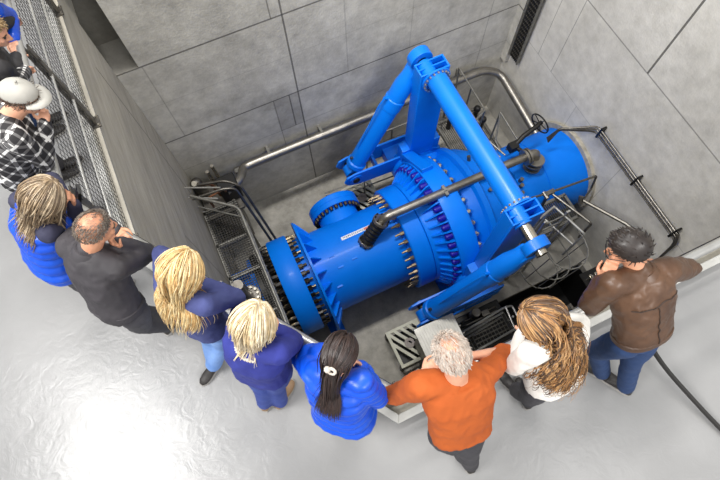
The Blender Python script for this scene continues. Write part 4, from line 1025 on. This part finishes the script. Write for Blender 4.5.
# man in brown leather
p = Person('brown', 'man in brown leather jacket and blue jeans, hand at his chin', (-.75,.55,-.45), SKIN2, 'm', .9, ('face','flat'))
jk = p.top('leather_jacket', LEATHER, .022, 0, .95, .013, 9, collar=.03); p.trim('leather_jacket', LEATHER, .022, jk); p.trousers(JEANS)
b = p.cap_hair([], .5, -.05, -.6, .016); p.tufts(b, 620, .036, .0034, .5, .0, -.6, (.6,.5,-.1)); b.build('hair', hairmats('dark_brown', (44,36,32), (58,48,42), (34,28,26)), p.body, smooth=80)
b = MB(); b.tube(fillet([p.hp(-.08,.0,.005), p.hp(-.07,.09,.008), p.hp(-.03,.108,.0), p.hp(.03,.108,.0), p.hp(.07,.09,.008), p.hp(.08,.0,.005)], .01), .0022, 5)
for x in (-1, 1): b.tube([p.hp(x*.033+.022*math.cos(k*PI/5),.104,-.004+.016*math.sin(k*PI/5)) for k in range(10)], .0018, 4, closed=True)
b.build('glasses', DARK, p.body)
# man in orange
p = Person('orange', 'man in orange jumper with thin white hair, elbows spread on the railing', (.0,.75,-.62), SKIN, 'm', .98, ('grip','grip'))
p.top('jumper', ORANGE, .02, 0, .2, .011, 9); p.trousers(TROUS)
b = MB(); p.tufts(b, 1500, .026, .0018, .6, -.1, -.62, (0,-.6,-.9), top=1.0); p.tufts(b, 420, .03, .0012, .55, -.1, -.62, (0,-.9,-.2)); b.build('hair', hairmats('white', (224,206,190), (214,204,194), (204,188,174)), p.body, smooth=80)
b = MB(); e0, h0 = p.J['elL'], p.J['haL']; wp_ = e0+(h0-e0)*.8; dd = (h0-e0).normalized(); b.lathe_closed(wp_-dd*.011, dd, [(0,.034),(0,.038),(.022,.038),(.022,.034)], 20); a_, c_ = frame(dd); b.cyl(wp_+V((0,0,.034)), wp_+V((0,0,.046)), .021, n=16); b.build('wristwatch', NUT, p.body)
# woman with ponytail
p = Person('pony', 'woman in blue quilted jacket with long dark ponytail', (.62,.6,-.5), SKIN, 'f', .98, ('face','face'))
S_ = p.s; P0 = p.J['pel']
p.top('quilted_jacket', PUFF, .026, -.1, .95, .006, 8, puff=lambda q: (q-P0).dot(S_)*46, collar=.03); p.trousers(TROUS)
b = p.long_hair(760, .56, .0042, gather=.5, pad=.04, tie=(.0,-.125,.02), front=.45, back=-.5, grav=1.0); hm = hairmats('dark', (50,36,32), (62,45,39), (38,28,26)); bb = p.cap_hair([], .5, -.1, -.5, .004)
b.add(bb.v, bb.f); b.build('hair', hm, p.body, smooth=80)
b = MB(); b.tube([p.hp(0,-.128,.02)+p.HR @ V((.02*math.cos(k*PI/6),0,.02*math.sin(k*PI/6))) for k in range(12)], .008, 6, closed=True); b.sphere(p.hp(-.02,-.135,.03), .018, 8, 6); b.build('hair_tie', LACE, p.body)
# woman with blonde bob
p = Person('bob', 'woman in navy blue jumper with short blonde bob, hand beside her face', (.66,.62,-.45), SKIN, 'f', 1.0, ('face','face'), TANSH)
p.top('jumper', NAVY, .02, 0, .95, .009, 9); p.trousers(JEANSM)
b = p.long_hair(760, .19, .004, gather=0, curl=.004, front=.4, back=-.6); bb = p.cap_hair([], .45, -.2, -.6, .004); b.add(bb.v, bb.f); b.build('hair', hairmats('blonde_bob', (222,202,166), (196,170,128), (236,222,194)), p.body, smooth=80)
b = MB()
for k in range(40):
    th = 2*PI*k/40; q = p.spine(.97)+p.u*.098*math.cos(th)+p.f*.082*math.sin(th); b.sphere(q+p.s*.0, .012, 6, 4)
b.build('lace_collar', LACE, p.body)
# woman with long blonde hair
p = Person('blonde', 'woman with long blonde hair, slate blue top and pale jeans, ankles crossed', (.72,.5,-.5), SKIN, 'f', .94, ('face','face'))
p.top('knit_top', NAVY2, .015, 0, .95, .009, 9); p.trousers(JEANSL)
b = p.long_hair(700, .44, .0042, curl=.007, cl=22, front=.4, back=-.55); bb = p.cap_hair([], .45, -.2, -.55, .004); b.add(bb.v, bb.f); b.build('hair', hairmats('blonde', (214,180,122), (190,148,92), (230,206,156)), p.body, smooth=80)
# balding man in charcoal
p = Person('bald', 'balding man in charcoal jacket and trousers with greying cropped hair', (.9,.25,-.4), SKIN2, 'm', .92, ('grip','face'))
p.top('softshell_jacket', DARKJ, .018, -.03, .97, .012, 8, collar=.03); p.trim('softshell_jacket', DARKJ, .018, hem=.04); p.trousers(TROUS)
b = MB(); p.tufts(b, 1500, .014, .0017, .72, -.1, -.62, (0,-.4,-.9), top=.95); p.tufts(b, 260, .016, .0012, .7, -.1, -.62, (0,-.9,-.2))
b.build('hair', hairmats('grey_brown', (112,98,86), (88,78,70), (134,124,114)), p.body, smooth=80)
# woman in blue vest
p = Person('vest', 'woman in bright blue vest with tousled grey-blonde hair holding a black phone', (.85,.3,-.45), SKIN2, 'f', 1.08, ('face','face'))
p.top('sweatshirt', INDIGO, .016, -.05, .95, .006, 9)
S2 = p.s; P2 = p.J['pel']
mb = MB(); p.torso(mb, .036, -.2, .9); 
for sd in 'LR': capsule(mb, p.spine(.86), p.spine(.86)+(p.J['sh'+sd]-p.spine(.86))*.62, .08, .075)
blob(mb, 'quilted_vest', PUFF, p.body, voxel=.012, smooth=5, fold=.006, ff=8, puff=lambda q: (q-P2).dot(S2)*40)
p.trousers(TROUS)
b = p.long_hair(640, .32, .0042, gather=.15, curl=.012, cl=26, front=.4, back=-.6); bb = p.cap_hair([], .45, -.2, -.6, .005); b.add(bb.v, bb.f); b.build('hair', hairmats('ash', (150,128,100), (112,92,70), (186,166,138)), p.body, smooth=80)
q = p.J['haR']; b = MB(); b.box(q+V((.03,.05,-.02)), (.02,.075,.15), Matrix.Rotation(.5,3,'Y')); tag(b.build('mobile_phone', DARK, at=q+V((.03,.05,-.02)), bevel=.004), 'black phone held by the woman with grey-blonde hair', 'phone')
# person in cap
p = Person('cap', 'person in pale cap and black-and-white plaid shirt, hand at the mouth', (.82,-.45,-.4), SKIN, 'm', 1.0, ('grip','face'))
p.top('plaid_shirt', PLAID, .02, -.1, .95, .007, 9); p.trousers(TROUS)
b = MB(); chain(b, [p.spine(.9)-p.f*.06-p.u*.1, p.spine(.93)-p.f*.1, p.spine(.9)-p.f*.06+p.u*.1], [.045,.055,.045]); blob(b, 'hood', BLACKJ, p.body, voxel=.012)
b = p.cap_hair([], .2, -.2, -.55, .008); p.tufts(b, 200, .03, .003, -.1, -.3, -.6, (0,-.3,-.6), top=.4); b.build('hair', hairmats('brown_short', (84,62,46), (98,74,56), (70,52,40)), p.body, smooth=80)
ch = bpy.data.objects.new('baseball_cap', None); COL.objects.link(ch); ch.parent = p.body; ch.location = (0,0,0)
b = p.cap_hair([], .2, .12, .02, .014, n=48, lump=.001); d_ = b.build('crown', CAPM, ch, smooth=80)
vs = []; fs = []
for i in range(9):
    az = -1.05+2.1*i/8
    for j, rr in enumerate((1.12, 1.95)):
        pt = p.scalp(az, .18 if j == 0 else .1, rr if j == 0 else 1.12+.72*math.cos(az*1.15)**.7)
        vs.append(pt); 
for i in range(8): fs.append([2*i,2*i+1,2*i+3,2*i+2])
b = MB(); b.add(vs, fs); br = b.build('brim', CAPM, ch); sm = br.modifiers.new('s','SOLIDIFY'); sm.thickness = .006
b = MB(); b.sphere(p.scalp(0,PI/2,1.3), .009, 8, 6); b.build('button', CAPM, ch)
# two at the picture's upper left edge
p = Person('black', 'person in black jacket gripping the railing beside the pale cap', (.85,-.35,-.45), SKIN, 'm', 1.05, ('grip','grip'))
p.top('black_jacket', BLACKJ, .026, -.2, .95, .008, 8, collar=.03); p.trousers(TROUS)
b = p.cap_hair([], .5, -.1, -.6, .012); p.tufts(b, 260, .03, .0035, .45, -.1, -.6, (0,.5,.2)); b.build('hair', hairmats('sandy', (150,122,84), (168,140,100), (128,102,70)), p.body, smooth=80)
p = Person('blue', 'person in bright blue jacket at the far end of the left railing', (.9,-.1,-.4), SKIN, 'm', 1.05, ('grip','grip'))
p.top('blue_jacket', PUFF, .03, -.2, .95, .008, 8, collar=.03); p.trousers(JEANS)
b = p.cap_hair([], .5, -.1, -.6, .014); p.tufts(b, 260, .035, .004, .45, -.1, -.6, (0,.5,.2)); b.build('hair', hairmats('brown_far', (96,72,54), (112,86,64), (80,60,46)), p.body, smooth=80)
# woman with curls
p = Person('curly', 'woman with long curly hair in white blouse, one hand on the railing', (-.55,.65,-.5), SKIN, 'f', .93, ('grip','face'))
p.top('blouse', BLOUSE, .024, .0, .95, .009, 9); p.trousers(TROUS)
b = p.long_hair(760, .56, .0042, gather=.15, curl=.024, cl=38, front=.4, back=-.55, part=-.01); bb = p.cap_hair([], .45, -.2, -.55, .005); b.add(bb.v, bb.f, 0); b.build('hair', hairmats('curly', (96,70,50), (158,112,66), (190,146,96)), p.body, smooth=80)
